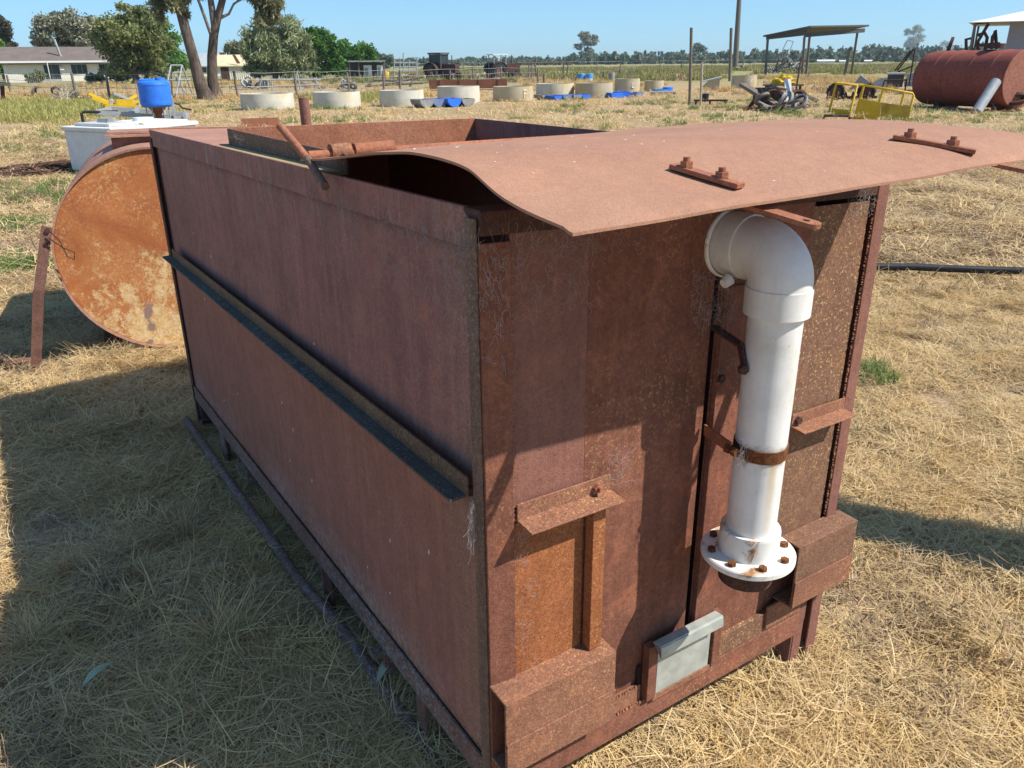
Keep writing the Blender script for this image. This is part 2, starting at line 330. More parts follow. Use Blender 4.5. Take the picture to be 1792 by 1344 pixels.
# ---------------------------------------------------------------- ground
def groundmat():
    n = NT('dry_paddock'); P = n.n('ShaderNodeNewGeometry').outputs['Position']
    def ns(sc, d=5, r=.65, v=None, dist=0): return n.noise(sc, d, r, v or P, dist)
    c = n.ramp(ns(.35, 6, .7), [(.3,(.42,.285,.165)),(.5,(.53,.38,.225)),(.7,(.60,.45,.28))])
    c = n.mix(n.ramp(ns(9, 6, .75), [(.33, .75), (.55, 0.0)]), c, (.17,.115,.065))
    c = n.mix(n.ramp(ns(55, 4, .7), [(.38, .6), (.58, 0.0)]), c, (.14,.095,.055))
    c = n.mix(n.ramp(ns(40, 5, .7, None, 1.5), [(.55, 0.0), (.7, .5)]), c, (.55,.44,.27))
    y = n.n('ShaderNodeSeparateXYZ'); n.l(P, y.inputs[0])
    far = n.ramp(n.math('DIVIDE', y.outputs[1], 400), [(.14, 0.0), (.20, 1.0)])
    g = n.ramp(ns(.11, 5, .7), [(.50, 0.0), (.66, .42)])
    band = n.ramp(n.math('DIVIDE', y.outputs[1], 100), [(.05, .25), (.12, .75), (.36, .9), (.5, .4)])
    c = n.mix(n.math('MULTIPLY', g, band), c, (.17,.20,.065))
    c = n.mix(far, c, n.ramp(ns(.02, 5, .7), [(.35,(.33,.27,.125)),(.5,(.27,.25,.105)),(.65,(.30,.22,.13))]))
    return n.done(c, .95, n.math('ADD', ns(55, 4), n.math('MULTIPLY', ns(12, 5), 1.5)), .7, .02, spec=.1)
xs = sorted(set([round(x,3) for x in np.concatenate([np.linspace(-14,14,141), np.geomspace(14,2400,24), -np.geomspace(14,2400,24)])]))
ys = sorted(set([round(x,3) for x in np.concatenate([np.linspace(-8,20,141), np.geomspace(20,2600,26), -np.geomspace(8,600,10)])]))
from mathutils import noise as mnoise
def gz(x, y):
    d = math.hypot(x, y)
    a = .022*max(0, 1-d/60)
    return a*mnoise.noise(Vector((x*1.3, y*1.3, 3))) + 2*a*mnoise.noise(Vector((x*.33, y*.33, 8))) - .005
gv = [(x, y, gz(x,y)) for y in ys for x in xs]; nx = len(xs)
gf = [(j*nx+i, j*nx+i+1, (j+1)*nx+i+1, (j+1)*nx+i) for j in range(len(ys)-1) for i in range(nx-1)]
mb = MB(); mb.add(gv, gf, True); tag(mb.build('ground', groundmat(), fix=False), kind='structure')

# ---------------------------------------------------------------- the big steel tank (local x across its front, y towards its back)
TW, TL, ZT, ZB = 1.14, 2.80, 1.455, .15
TH = math.atan2(.5479, .8366)
tank = empty('steel_tank', (-.05, 1.313, 0), TH, 'large rusty open steel tank with curved lid and white drain pipe, filling the foreground', 'tank')
def warp(x, y, z): return (x, y, z*(1-.0085*y-.022*x))
def T(mb, name, mat, parent=tank, bevel=.0015, w=True):
    if w: mb.warp(warp)
    return mb.build(name, M[mat] if isinstance(mat, str) else mat, parent, bevel)
# walls
def grid_wall(n, a0, a1, z0, z1, amp, fn, seed):
    """slightly dished sheet: outer skin and inner skin"""
    mb = MB(); nz = 10; vs = []; t = .005
    for side in (0, 1):
        for j in range(nz+1):
            for i in range(n+1):
                a = a0+(a1-a0)*i/n; z = z0+(z1-z0)*j/nz
                e = math.sin(math.pi*i/n)*math.sin(math.pi*j/nz)
                o = amp*e*(.6+mnoise.noise(Vector((a*1.4+seed, z*1.6, seed)))) + (t if side else 0)
                vs.append(fn(a, o, z))
    N = (n+1)*(nz+1); fs = []
    for j in range(nz):
        for i in range(n):
            q = (j*(n+1)+i, j*(n+1)+i+1, (j+1)*(n+1)+i+1, (j+1)*(n+1)+i)
            fs += [q, tuple(k+N for k in q[::-1])]
    for i in range(n):
        fs += [(i, i+1, N+i+1, N+i)[::-1], (nz*(n+1)+i, nz*(n+1)+i+1, N+nz*(n+1)+i+1, N+nz*(n+1)+i)]
    mb.add(vs, fs, True); return mb
T(grid_wall(28, .045, TL-.01, .880, 1.405, .012, lambda a,o,z: (.016+o, a, z), 2), 'side_panel_upper', 'side', bevel=0)
T(grid_wall(28, .045, TL-.01, .19, .896, .012, lambda a,o,z: (.006+o, a, z), 5), 'side_panel_lower', 'side_low', bevel=0)
T(MB().prof([(.002,1.385),(.010,1.385),(.010,1.447),(.013,1.447),(.013,1.455),(.002,1.455)], 'y', .04, TL), 'side_top_rail', 'side')
T(MB().box(TW-.010, TW-.004, .04, TL-.01, .17, 1.45), 'side_wall', 'dark_rust')  # darker rust chosen to stand in for shade inside the tank
T(MB().box(.012, TW-.0035, TL-.009, TL-.003, .17, 1.45), 'back_wall', 'skin')
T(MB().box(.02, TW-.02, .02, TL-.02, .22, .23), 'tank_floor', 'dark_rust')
# mid ledge: an angle iron standing off the side
T(MB().prof([(-.018,.900),(-.012,.900),(-.012,.945),(-.018,.945)], 'y', .045, 2.64), 'ledge_upstand', 'ledge_leg', bevel=.002)
T(MB().prof([(-.052,.897),(-.018,.899),(-.018,.905),(-.052,.903)], 'y', .05, 2.70), 'side_ledge', 'ledge', bevel=.001)
T(MB().prof([(-.011,.897),(.004,.897),(.004,.915),(-.011,.915)], 'y', .05, 2.6), 'ledge_packer', 'dark_rust')
# bottom sill
T(MB().prof([(-.004,.150),(.055,.150),(.055,.156),(.003,.156),(.003,.222),(-.004,.222)], 'y', .03, TL), 'side_sill', 'sill')
# corner posts
T(MB().prof([(-.002,0.0),(.058,-.006),(.058,0.0),(.004,.003),(.004,.044),(-.002,.044)], 'z', .10, 1.40), 'corner_post', 'front')
T(MB().prof([(-.006,.006),(-.0025,.006),(-.0025,.042),(-.006,.042)], 'z', .152, 1.44), 'corner_post_face', 'post')
T(MB().prof([(1.10,-.006),(1.142,-.006),(1.142,.04),(1.136,.04),(1.136,0.0),(1.10,0.0)], 'z', .0, 1.44), 'corner_post', 'front_smooth')
T(MB().prof([(-.004,TL-.04),(.002,TL-.04),(.002,TL-.002),(.03,TL-.002),(.03,TL+.004),(-.004,TL+.004)], 'z', -.03, 1.42), 'corner_post', 'dark_rust')
# legs and stubs under the side
for y, w, d, zb, mt in ((2.74,.05,.05,-.03,'dark_rust'), (1.09,.012,.05,-.03,'skin'), (1.03,.06,.008,-.03,'dark_rust'), (.375,.045,.008,-.03,'skin')):
    T(MB().box(.004, .004+d, y-w/2, y+w/2, zb, .152), 'leg', mt)
T(MB().box(-.004, .03, 2.31, 2.33, -.03, .152).box(-.004, .004, 2.25, 2.31, -.03, .152), 'leg', M['sill'])
T(MB().box(.0, .03, .585, .60, .05, .150).box(-.035, .02, .575, .61, .128, .145), 'leg', 'sill')
T(MB().box(.0, .05, 1.93, 1.96, .05, .150).box(-.03, .02, 1.93, 1.97, .128, .145), 'leg', 'sill')
T(MB().box(1.03, 1.036, -.0, .05, -.03, .30).box(1.036, 1.075, -.002, .006, -.03, .30), 'leg', 'front_smooth')
for x, y in ((TW-.06, 2.70), (TW-.06, 1.1)): T(MB().box(x, x+.05, y, y+.05, -.03, .16), 'leg', 'dark_rust')
T(MB().tube([(-.065,2.75,.06),(-.060,2.05,.055),(-.050,1.43,.05),(-.045,1.24,.03),(-.03,.98,.035),(-.022,.80,.038),(-.02,.60,.032),(-.012,.42,.012),(-.005,.2,-.02)], .0185, 10), 'skid_pipe', 'sill', bevel=0, w=False)
# front face sheets
T(MB().box(.060, .236, .003, .008, .46, 1.412), 'front_panel', 'front_smooth')
T(MB().box(.236, .576, .0035, .0085, .15, 1.412), 'front_panel', 'front')
T(MB().box(.592, .880, .003, .008, .15, 1.412), 'front_panel', 'front')
T(MB().box(.880, 1.088, .0045, .0095, .50, 1.40), 'front_panel', 'front_lich')
T(MB().box(.577, .591, .03, .036, .15, 1.41), 'slot_shade', 'inner_shade')  # near-black strip painted as the shade deep in the slot
T(MB().box(1.089, 1.099, .03, .036, .30, 1.41), 'slot_shade', 'inner_shade')
T(MB().box(.880, 1.088, .0045, .0095, .15, .498), 'front_panel', 'front')
T(MB().box(.0605, .2355, -.001, .0025, .452, .838), 'inset_panel', 'front_orange')
T(MB().prof([(-.004,1.4125),(.004,1.4125),(.055,1.449),(.055,1.455),(.0,1.455),(-.004,1.452)], 'x', .0, TW), 'front_top_rail', 'dark_rust')
# brackets: short angle irons across the front
T(MB().prof([(-.008,.848),(-.008,.884),(-.0035,.884),(-.0035,.8435),(-.058,.840),(-.058,.8445)], 'x', .064, .300), 'bracket', 'beam')
T(MB().prof([(-.008,.848),(-.008,.880),(-.0035,.880),(-.0035,.8435),(-.048,.840),(-.048,.8445)], 'x', .885, 1.097), 'bracket', 'beam')
T(MB().box(.239, .272, -.030, -.003, .462, .8395), 'upright_bar', 'front_orange')
T(MB().box(.594, .664, -.012, .0025, .30, 1.25), 'upright_bar', 'front')
b = T(MB().hexnut((.262,-.008,.864), (0,-1,0), .011, .009).tube([(.262,-.017,.864),(.262,-.026,.864)], .006, 8), 'bolt', 'bar', bevel=0)
T(MB().hexnut((.905,-.008,.862), (0,-1,0), .011, .009), 'bolt', 'dark_rust', bevel=0)
T(MB().hexnut((.603,-.012,1.04), (0,-1,0), .010, .008), 'bolt', 'dark_rust', bevel=0)
# hollow channel boxes
chan = [(.002,.462),(-.061,.458),(-.061,.262),(.002,.258),(.002,.264),(-.055,.267),(-.055,.452),(.002,.456)]
T(MB().prof(chan, 'x', -.004, .292), 'channel_box', 'beam')
T(MB().box(-.004, .292, -.0645, -.0615, .262, .352), 'channel_lip', 'beam')
T(MB().prof([(a,b+.045) for a,b in chan], 'x', .915, 1.165), 'channel_box', M['front_lich'])
T(MB().box(.915, 1.165, -.0645, -.0615, .307, .392), 'channel_lip', 'beam')
# base rails
T(MB().box(.059, .425, -.009, .0025, .205, .2545), 'base_rail', 'beam')
T(MB().prof([(-.020,.140),(-.014,.207),(.0025,.207),(.0025,.140)], 'x', .003, 1.030), 'base_rail', 'front')
T(MB().box(.70, 1.028, -.012, .0025, .209, .275), 'base_rail', 'front_lich')
T(MB().box(.875, 1.02, -.020, -.0125, .225, .300), 'base_rail', 'beam')
# weld beads
mb = MB()
for (x, za, zb_) in ((.059, .52, 1.40), (1.0945, .52, 1.40)):
    z = za
    while z < zb_:
        r = random.uniform(.0012, .003); mb.hexnut((x+random.uniform(-.002,.002), -.001, z), (random.uniform(-.3,.3),-1,random.uniform(-.3,.3)), r, r*1.2); z += random.uniform(.003, .010)
for (xa, xb, zz, yy) in ((.06,.42,.256,-.008),(.30,.43,.208,-.014)):
    x = xa
    while x < xb:
        r = random.uniform(.0018,.0035); mb.hexnut((x, yy, zz+random.uniform(-.0015,.0015)), (0,-1,.2), r, r*1.1); x += random.uniform(.003,.012)
tag(T(mb, 'weld_bead', 'beam', bevel=0), kind='stuff')
# drain gate with guides
gate = T(MB().box(.464, .648, -.022, -.019, .215, .380).prof([(-.019,.380),(-.022,.380),(-.048,.383),(-.050,.354),(-.047,.354),(-.045,.386),(-.019,.3845)], 'x', .446, .660), 'drain_gate', 'galv', bevel=.001)
tag(gate, 'galvanised sliding gate with folded top lip')
T(MB().box(.430, .458, -.027, -.0035, .208, .375), 'gate_guide', 'front')
T(MB().box(.656, .684, -.027, -.0035, .208, .375), 'gate_guide', 'front')
T(MB().box(.452, .672, -.0245, -.017, .196, .2145), 'gate_guide', 'beam')
T(MB().box(.414, .428, -.0045, -.003, .20, .31).box(.405,.413,-.0045,-.003,.185,.24), 'rust_hole_shade', 'inner_shade')  # dark patches on the face, painted as shade in rusted-through holes
# open top: ledge, upstand frame, rear deck
OX0, OX1, OY1 = .058, 1.02, 1.72
T(MB().box(.0135, OX0, .70, OY1, 1.446, 1.4535), 'rim_ledge', 'sunlit_lichen')
T(MB().box(OX1, TW-.004, .06, OY1, 1.448, 1.4555), 'rim_ledge', 'deck')
T(MB().box(.003, TW-.003, OY1, TL-.002, 1.449, 1.456), 'rear_deck', 'deck')
T(MB().box(.003, TW-.003, TL-.004, TL+.003, 1.40, 1.462), 'rear_lip', 'beam')
T(MB().prof([(.70,1.38),(OY1,1.38),(OY1,1.484),(.70,1.484)], 'x', OX0, OX0+.006), 'rim_upstand', M['post'], w=False)
T(MB().prof([(.10,1.38),(OY1,1.38),(OY1,1.475),(.10,1.475)], 'x', OX1, OX1+.006), 'rim_upstand', 'side', w=False)
T(MB().prof([(OX0+.0065,1.385),(OX1-.0005,1.36),(OX1-.0005,1.476),(OX0+.0065,1.485)], 'y', OY1-.006, OY1), 'rim_upstand', M['bar'], w=False)
# lid sheet on its hinge
Lp = [(.75,1.474),(.5,1.502),(.31,1.522),(.14,1.536),(-.02,1.525),(-.14,1.493),(-.295,1.473)]
Rp = [(.75,1.492),(.5,1.515),(.31,1.532),(.04,1.544),(-.126,1.542),(-.28,1.532),(-.355,1.503)]
def spl(P, t):
    t = min(max(t,0),1)*(len(P)-1); i = min(int(t), len(P)-2); f = t-i
    g = lambda k: np.array(P[min(max(k,0),len(P)-1)])
    a,b,c,d = g(i-1),g(i),g(i+1),g(i+2)
    return .5*((2*b)+(c-a)*f+(2*a-5*b+4*c-d)*f*f+(3*b-a-3*c+d)*f**3)
def lidp(s, t):
    a, b = spl(Lp, t), spl(Rp, t); q = a*(1-s)+b*s
    x0 = -.035+.010*mnoise.noise(Vector((t*7, 1, 4))); x1 = 1.10+.3*max(0, t-.55)*.5
    x = x0+(x1-x0)*s
    z = q[1]+.003*math.sin(6.5*s+2*t)*math.sin(math.pi*min(1,t*1.3)) + .004*mnoise.noise(Vector((s*6, t*5, 2)))
    if t > .97: z -= .003
    return (x, q[0], z)
NS, NTT = 56, 60; vs = []
for k in (0, 1):
    for j in range(NTT+1):
        for i in range(NS+1):
            p = lidp(i/NS, j/NTT); vs.append((p[0], p[1], p[2]-(.0045 if k else 0)))
N = (NS+1)*(NTT+1); fs = []; rim = []
for j in range(NTT):
    for i in range(NS):
        q = (j*(NS+1)+i, j*(NS+1)+i+1, (j+1)*(NS+1)+i+1, (j+1)*(NS+1)+i); fs += [q[::-1], tuple(x+N for x in q)]
for i in range(NS):
    for r0 in (0, NTT*(NS+1)): rim.append((r0+i, r0+i+1, N+r0+i+1, N+r0+i))
for j in range(NTT):
    for c0 in (0, NS): rim.append((j*(NS+1)+c0, (j+1)*(NS+1)+c0, N+(j+1)*(NS+1)+c0, N+j*(NS+1)+c0))
mb = MB(); mb.add(vs, fs, True); mb.add(vs, rim)
lid = mb.build('lid_sheet', M['lid'], tank); tag(lid, 'curved sheet steel lid, orange pink rust')
def lz(x, y):
    best = min(((lidp(x/1.13, t/200)) for t in range(201)), key=lambda p: abs(p[1]-y)); return best[2]
for (xa, ya, xb, yb) in ((.292,-.140,.322,-.262), (.835,-.185,.90,-.315)):
    za, zb_ = lz(xa,ya)+.007, lz(xb,yb)+.007
    st = MB().bar((xa,ya,za),(xb,yb,zb_),.026,.008).build('lid_strap', M['bar'], lid, .0012)
    for f in (.2, .72):
        p = Vector((xa+(xb-xa)*f, ya+(yb-ya)*f, za+(zb_-za)*f+.003))
        MB().hexnut(p,(0,0,1),.0115,.010).tube([p+Vector((0,0,.009)),p+Vector((0,0,.017))],.006,8).build('bolt', M['bar'], lid)
mb = MB(); R_ = random.Random(12)
for _ in range(26):
    x, y = R_.uniform(.02,1.05), R_.uniform(-.27,.45); z = lz(x,y)+.0006; a = R_.uniform(.0012,.005); b_ = R_.uniform(.001,.003)
    mb.add([(x-a,y,z+.0004),(x,y-b_,z),(x+a,y+b_*.3,z+.0004),(x,y+b_,z+.0006)],[(0,1,2,3)])
tag(mb.build('bird_lime', M['white'], lid, fix=False), kind='stuff')
def eyebar(p, q, w, t):     # flat bar with a rounded end and a hole in it
    p, q = Vector(p), Vector(q); d = (q-p).normalized(); a = d.cross(Vector((0,0,1))).normalized(); up = a.cross(d)
    mb = MB(); L = (q-p).length; K = 14
    outer = [(0,-w/2)]+[(L-w/2+math.cos(x)*w/2, math.sin(x)*w/2) for x in np.linspace(-math.pi/2, math.pi/2, K)]+[(0,w/2)]
    hole = [(L-w*.75, -w*.001)]
    hc = L-w*.8; hr = w*.2
    inner = [(hc+math.cos(x)*hr, math.sin(x)*hr) for x in np.linspace(-math.pi, math.pi, K+2)]
    n = K+2; assert len(outer) == n
    top = [p+d*x+a*y+up*t/2 for x,y in outer]; bot = [v-up*t for v in top]
    it = [p+d*x+a*y+up*t/2 for x,y in inner]; ib = [v-up*t for v in it]
    f = []
    for i in range(n-1):
        f += [(i,i+1,2*n+i+1,2*n+i),(n+i,n+i+1,3*n+i+1,3*n+i)]
        f += [(i,i+1,n+i+1,n+i),(2*n+i,2*n+i+1,3*n+i+1,3*n+i)]
    f += [(n-1,0,2*n,3*n-1),(2*n-1,n,3*n,4*n-1),(n-1,0,n,2*n-1)]
    mb.add(top+bot+it+ib, f); return mb
eyebar((.325,-.16,1.480),(.352,-.392,1.449),.030,.007).build('eye_bar', M['bar'], lid)
eyebar((.905,-.20,1.512),(.985,-.46,1.470),.030,.007).build('eye_bar', M['bar'], lid)
# hinge shaft, sleeve and T handle
sh = MB().tube([(-.02,.735,1.482),(1.10,.756,1.474)], .0115, 12).build('hinge_shaft', M['bar'], tank)
MB().tube([(.035,.736,1.4875),(.085,.737,1.488)], .0185, 14).build('sleeve', M['beam'], sh)
MB().tube([(.095,.737,1.488),(.20,.739,1.489)], .016, 14).build('sleeve', M['bar'], sh)
MB().tube([(-.03,.885,1.540),(-.028,.72,1.478)], .0095, 10).build('shaft_handle', M['bar'], sh)
MB().tube([(-.028,.718,1.478),(-.035,.60,1.428)], .0095, 10).build('shaft_handle', M['post'], sh)
MB().tube([(.69,2.72,1.40),(.687,2.72,1.535)], .0245, 16).build('vent_stub', M['skin'], tank)
# white drain pipe
PX, PY, PZ = .609, -.135, 1.326
pipe = MB().tube([(PX,PY,1.26),(PX,PY,.64)], .0545, 40).build('drain_pipe', M['pvc'], tank); tag(pipe, 'white plastic drain pipe with rust run from its clamp')
mb = MB(); RB = .0645; pts = []
bend = .058
for a in np.linspace(0, math.pi/2, 13):
    pts.append((PX, PY+bend-bend*math.sin(a), PZ-bend+bend*math.cos(a)))
mb.tube([(PX,.0,PZ),(PX,PY+bend+.022,PZ)], RB+.002, 40)
mb.tube([(PX,PY+bend+.03,PZ)]+pts+[(PX,PY,1.23)], RB-.001, 40)
mb.tube([(PX,PY,PZ-bend-.006),(PX,PY,1.207)], RB+.0012, 40)
mb.tube([(PX-.050,PY+.085,PZ-.060),(PX-.066,PY+.085,PZ-.068)], [.013,.010], 12)
el = mb.build('elbow', M['pvc'], pipe)
MB().lathe([(.069,.004),(.0735,0),(.0735,-.010),(.069,-.010)], Matrix.Translation((PX,-.001,PZ)) @ Matrix.Rotation(math.pi/2,4,'X'), 40).build('wall_ring', M['flange'], pipe)
mb = MB().lathe([(.0548,.709),(.0655,.709),(.0665,.703),(.0665,.649),(.0548,.649)], Matrix.Translation((PX,PY,0)), 44)
mb.build('collar', M['flange'], pipe)
mb = MB().lathe([(.045,.649),(.102,.649),(.105,.646),(.105,.635),(.102,.632),(.045,.632)], Matrix.Translation((PX,PY,0)), 56); fl = mb.build('flange', M['flange'], pipe)
for k in range(8):
    a = k*math.pi/4+.3; MB().hexnut((PX+.085*math.cos(a), PY+.085*math.sin(a), .6485), (.1*math.cos(k),.1*math.sin(k),1), .0095, .009).build('bolt', M['clamp'], pipe)
MB().lathe([(.0,.633),(.060,.631),(.060,.572),(.052,.570),(.050,.590),(0,.590)], Matrix.Translation((PX,PY,0)), 36).build('outlet_stub', M['dark_rust'], pipe)
mb = MB().lathe([(.0547,.014),(.0574,.014),(.0574,-.014),(.0547,-.014)], Matrix.Translation((PX,PY,.908)) @ Matrix.Rotation(.06,4,'X'), 44)
mb.bar((PX-.0545,PY+.015,.913),(PX-.082,PY+.015,.915),.004,.028,(0,1,0)).hexnut((PX-.074,PY+.011,.913),(0,-1,0),.010,.012).hexnut((PX-.074,PY+.018,.913),(0,1,0),.010,.012)
mb.build('pipe_clamp', M['clamp'], pipe)
MB().bar((PX-.070,PY+.02,.915),(.575,-.006,.906),.004,.026).build('clamp_arm', M['bar'], pipe)
mb = MB().bar((.575,-.006,1.150),(PX-.045,PY+.045,1.135),.02,.006).bar((PX-.045,PY+.045,1.138),(PX-.057,PY+.02,1.10),.006,.02).hexnut((PX-.063,PY+.02,1.095),(-.3,-1,0),.011,.012)
mb.build('pipe_bracket', M['dark_rust'], pipe)
# cobwebs: thin strands in the corners of the tank
def webs(name, origin, du, dv, nrm, n, fall, seed, rad=.0004):
    n = int(n*1.2); rad *= .58; R = random.Random(seed); mb = MB(); o = Vector(origin); du, dv, nrm = Vector(du), Vector(dv), Vector(nrm)
    for _ in range(n):
        a, b = R.random(), R.random()**fall; p = o+du*a+dv*b+nrm*R.uniform(.001,.012)
        L = R.uniform(.006,.035); th = R.uniform(0, 6.28); pts = [p]
        for k in range(3):
            th += R.gauss(0, .9); d = (du.normalized()*math.cos(th)+dv.normalized()*math.sin(th)*1.2)*L/3
            pts.append(pts[-1]+d+nrm*R.uniform(-.003,.003))
        mb.tube(pts, rad*R.uniform(.5,1.1), 3, False)
    o = mb.build(name, M['web'], tank, fix=False); tag(o, kind='stuff'); return o
webs('cobweb', (.06,-.006,1.408), (.19,0,0), (0,0,-.15), (0,-1,0), 240, 1.7, 1)
webs('cobweb', (.02,-.006,1.40), (.34,0,0), (0,0,-.05), (0,-1,0), 90, 1.0, 2)
for i, (y, w, h, k) in enumerate(((2.55,.16,.10,50),(2.15,.16,.12,60),(1.75,.14,.10,40),(1.22,.10,.09,30),(.86,.16,.10,40),(.62,.13,.12,60),(.42,.20,.14,110),(.22,.22,.16,150),(.07,.16,.2,110))):
    webs('cobweb', (.003,y,1.395), (0,-w,0), (0,0,-h), (-1,0,0), k, 1.6, 30+i, .00055)
webs('cobweb', (.062,-.006,.838), (.03,0,0), (0,0,-.10), (0,-1,0), 45, 1.4, 51)
webs('cobweb', (.064,-.006,.70), (.04,0,0), (0,0,-.22), (0,-1,0), 45, 1.0, 52)
webs('cobweb', (.29,-.008,.93), (.06,0,0), (0,0,-.08), (0,-1,0), 70, 1, 53)
webs('cobweb', (.47,-.02,1.29), (.13,0,0), (0,-.02,-.12), (0,-1,0), 220, 1, 54)
webs('cobweb', (.0,.035,.90), (-.03,-.03,0), (0,0,-.10), (-1,0,0), 90, 1.3, 55)
webs('cobweb', (.98,-.004,1.39), (.10,0,0), (0,0,-.05), (0,-1,0), 60, 1, 56)
webs('cobweb', (PX-.08,PY-.005,.93), (.04,0,0), (0,0,-.04), (0,-1,0), 60, 1, 57)
webs('cobweb', (.02,1.50,1.455), (.12,0,0), (0,.03,.05), (0,-1,0), 30, 1, 58)
mb = MB(); R_ = random.Random(4)       # dribbles of bird lime on the side
for _ in range(16):
    y, z = R_.uniform(.1,2.4), R_.uniform(.3,1.2); x = (.006 if z < .9 else .016)-.0092
    L = R_.uniform(.003,.012); mb.box(x-.0008, x+.0006, y, y+R_.uniform(.0012,.003), z-L, z)
tag(T(mb, 'bird_lime', 'white', bevel=0), kind='stuff')
# ---------------------------------------------------------------- trees
def foliage(name, mat, centres, n, leaf, parent, seed, droop=0.0, asp=1.6):
    """many separate leaf faces: sub-clumps scattered in the crown's lobes, leaves scattered round each clump"""
    R = np.random.default_rng(seed); P = []; S = []
    vol = np.array([c[1][0]*c[1][2] for c in centres]); share = vol/vol.sum()
    for (c, r), f in zip(centres, share):
        k = max(6, int(40*f*len(centres)**.5)); u = R.normal(size=(k,3)); u /= np.linalg.norm(u,axis=1)[:,None]
        cl = np.array(c)+u*np.array(r)*(R.uniform(.35,.95,(k,1)))
        m = max(8, int(n*2.2*f)); idx = R.integers(0,k,m)
        P.append(cl[idx]+R.normal(size=(m,3))*np.array(r)*.17); S.append(np.clip(R.normal(.5,.22,k)[idx]+R.normal(0,.12,m),0,1))
    P = np.concatenate(P); S = np.concatenate(S); m = len(P)
    a = R.normal(size=(m,3)); a[:,2] = a[:,2]*(1-droop)-droop*1.6; a /= np.linalg.norm(a,axis=1)[:,None]
    b = np.cross(a, R.normal(size=(m,3))); b /= np.linalg.norm(b,axis=1)[:,None]
    L = leaf*.66*R.uniform(.6,1.3,(m,1)); a = a*L*asp/2; b = b*L/2/ (asp**.5)
    V = np.stack([P-a, P+b, P+a, P-b],1).reshape(-1,3)
    me = bpy.data.meshes.new(name); me.vertices.add(4*m); me.vertices.foreach_set('co', V.ravel()); me.loops.add(4*m); me.loops.foreach_set('vertex_index', np.arange(4*m))
    me.polygons.add(m); me.polygons.foreach_set('loop_start', np.arange(m)*4); me.update(calc_edges=True)
    at = me.attributes.new('shade','FLOAT','POINT'); at.data.foreach_set('value', np.repeat(S,4).astype(np.float32))
    me.materials.append(mat); o = bpy.data.objects.new(name, me); COL.objects.link(o); o.parent = parent; return o
def tree(name, px, py, blobs, trunk, leafm, barkm, n, leaf, label, cat='tree', droop=0, group=None, deep=1.0, wig=.1, back=0, asp=1.6):
    e, s, X, Z = stand(name, px, py, label, cat, group); R = random.Random(px*31+py)
    if back:
        d = Vector((e.location.x, e.location.y, 0)); f = (d.length+back)/d.length; e.location = d*f; s *= f
    cs = []
    for bx, by, rx, ry in blobs:
        cs.append(((X(bx,by), R.uniform(-.5,.5)*rx*s*deep, Z(by)), (rx*s, max(rx,ry)*s*deep, ry*s)))
    foliage('crown', M[leafm], cs, n, leaf, e, px*7+py, droop, asp)
    mb = MB()
    if trunk:
        tw, fork = trunk; tr = tw*s/2; zf = Z(fork); base = Vector((0,0,-.1)); top = Vector((X(blobs[0][0])*.3, 0, zf))
        mb.tube([base, base.lerp(top,.08)+Vector((0,0,.05)), base.lerp(top,.5)+Vector((R.uniform(-1,1)*wig*tr*4,0,0)), top], [tr*1.35,tr,tr*.85,tr*.7], 9)
        for c, r in cs:
            c = Vector(c); mid = top.lerp(c,.5)+Vector((R.uniform(-.1,.1)*r[0],R.uniform(-.1,.1)*r[0],.08*r[2]))
            mb.tube([top-Vector((0,0,.1)), mid, c+Vector((0,0,r[2]*.4))], [tr*.5,tr*.3,tr*.08], 6, False)
            for _ in range(4):
                q = c+Vector((R.uniform(-.8,.8)*r[0],R.uniform(-.8,.8)*r[1],R.uniform(-.3,.7)*r[2])); mb.tube([mid, mid.lerp(q,.5)+Vector((0,0,.1*r[2])), q], [tr*.2,tr*.12,tr*.04], 5, False)
        mb.build('trunk', M[barkm], e)
    return e
tree('conifer_tree', -8, 145, [(2,62,22,20),(8,40,14,18),(0,20,10,14),(14,76,18,14)], (8,90), 'conifer', 'bark', 2600, .45, 'dark brown conifer cut off by the left edge of the view', back=40)
tree('gum_tree', 150, 146, [(70,35,30,24),(105,22,26,18),(130,30,34,26),(160,42,30,26),(175,60,18,18),(96,5,20,14),(60,60,18,12),(140,62,26,16),(88,72,26,14)], (9,92), 'gum_blue', 'bark_grey', 8000, .5, 'wide spreading grey green gum tree rising behind the white house', back=45, deep=.8, droop=.3)
tree('leaning_tree', 125, 146, [(108,58,10,14),(118,75,11,14),(100,46,6,9),(112,88,14,10)], (5,90), 'conifer', 'bark', 1500, .4, 'narrow dark tree leaning left above the house roof beside its flue', back=18)
tree('bright_tree', 290, 140, [(255,22,26,13),(282,42,20,18),(296,70,22,18),(305,95,22,16),(270,80,25,22),(322,105,14,12)], (8,115), 'bright', 'bark', 4200, .45, 'bright green tree showing behind the big round olive tree', back=25)
tree('round_tree', 238, 146, [(235,60,46,36),(212,72,38,34),(262,72,34,36),(238,95,50,34),(225,40,28,18),(258,40,26,18),(215,115,36,18),(258,118,34,18),(205,132,26,12),(238,134,40,11),(268,132,24,12)], (14,128), 'olive', 'bark', 9000, .42, 'big round dense olive tree at the right end of the white house')
tree('shrub', 8, 141, [(4,92,10,14),(14,118,16,14),(4,118,14,14)], (4,128), 'bright', 'bark', 1400, .35, 'tall bright green shrub at the left edge beside the house', 'shrub')
tree('shrub', 62, 145, [(56,136,10,8),(68,134,10,9),(62,139,16,6)], None, 'olive', 'bark', 700, .28, 'low rounded shrub against the left part of the house wall', 'shrub')
tree('shrub', 165, 146, [(160,137,12,8),(174,136,8,9)], None, 'gum', 'bark', 700, .28, 'small shrub in front of the right hand house windows', 'shrub')
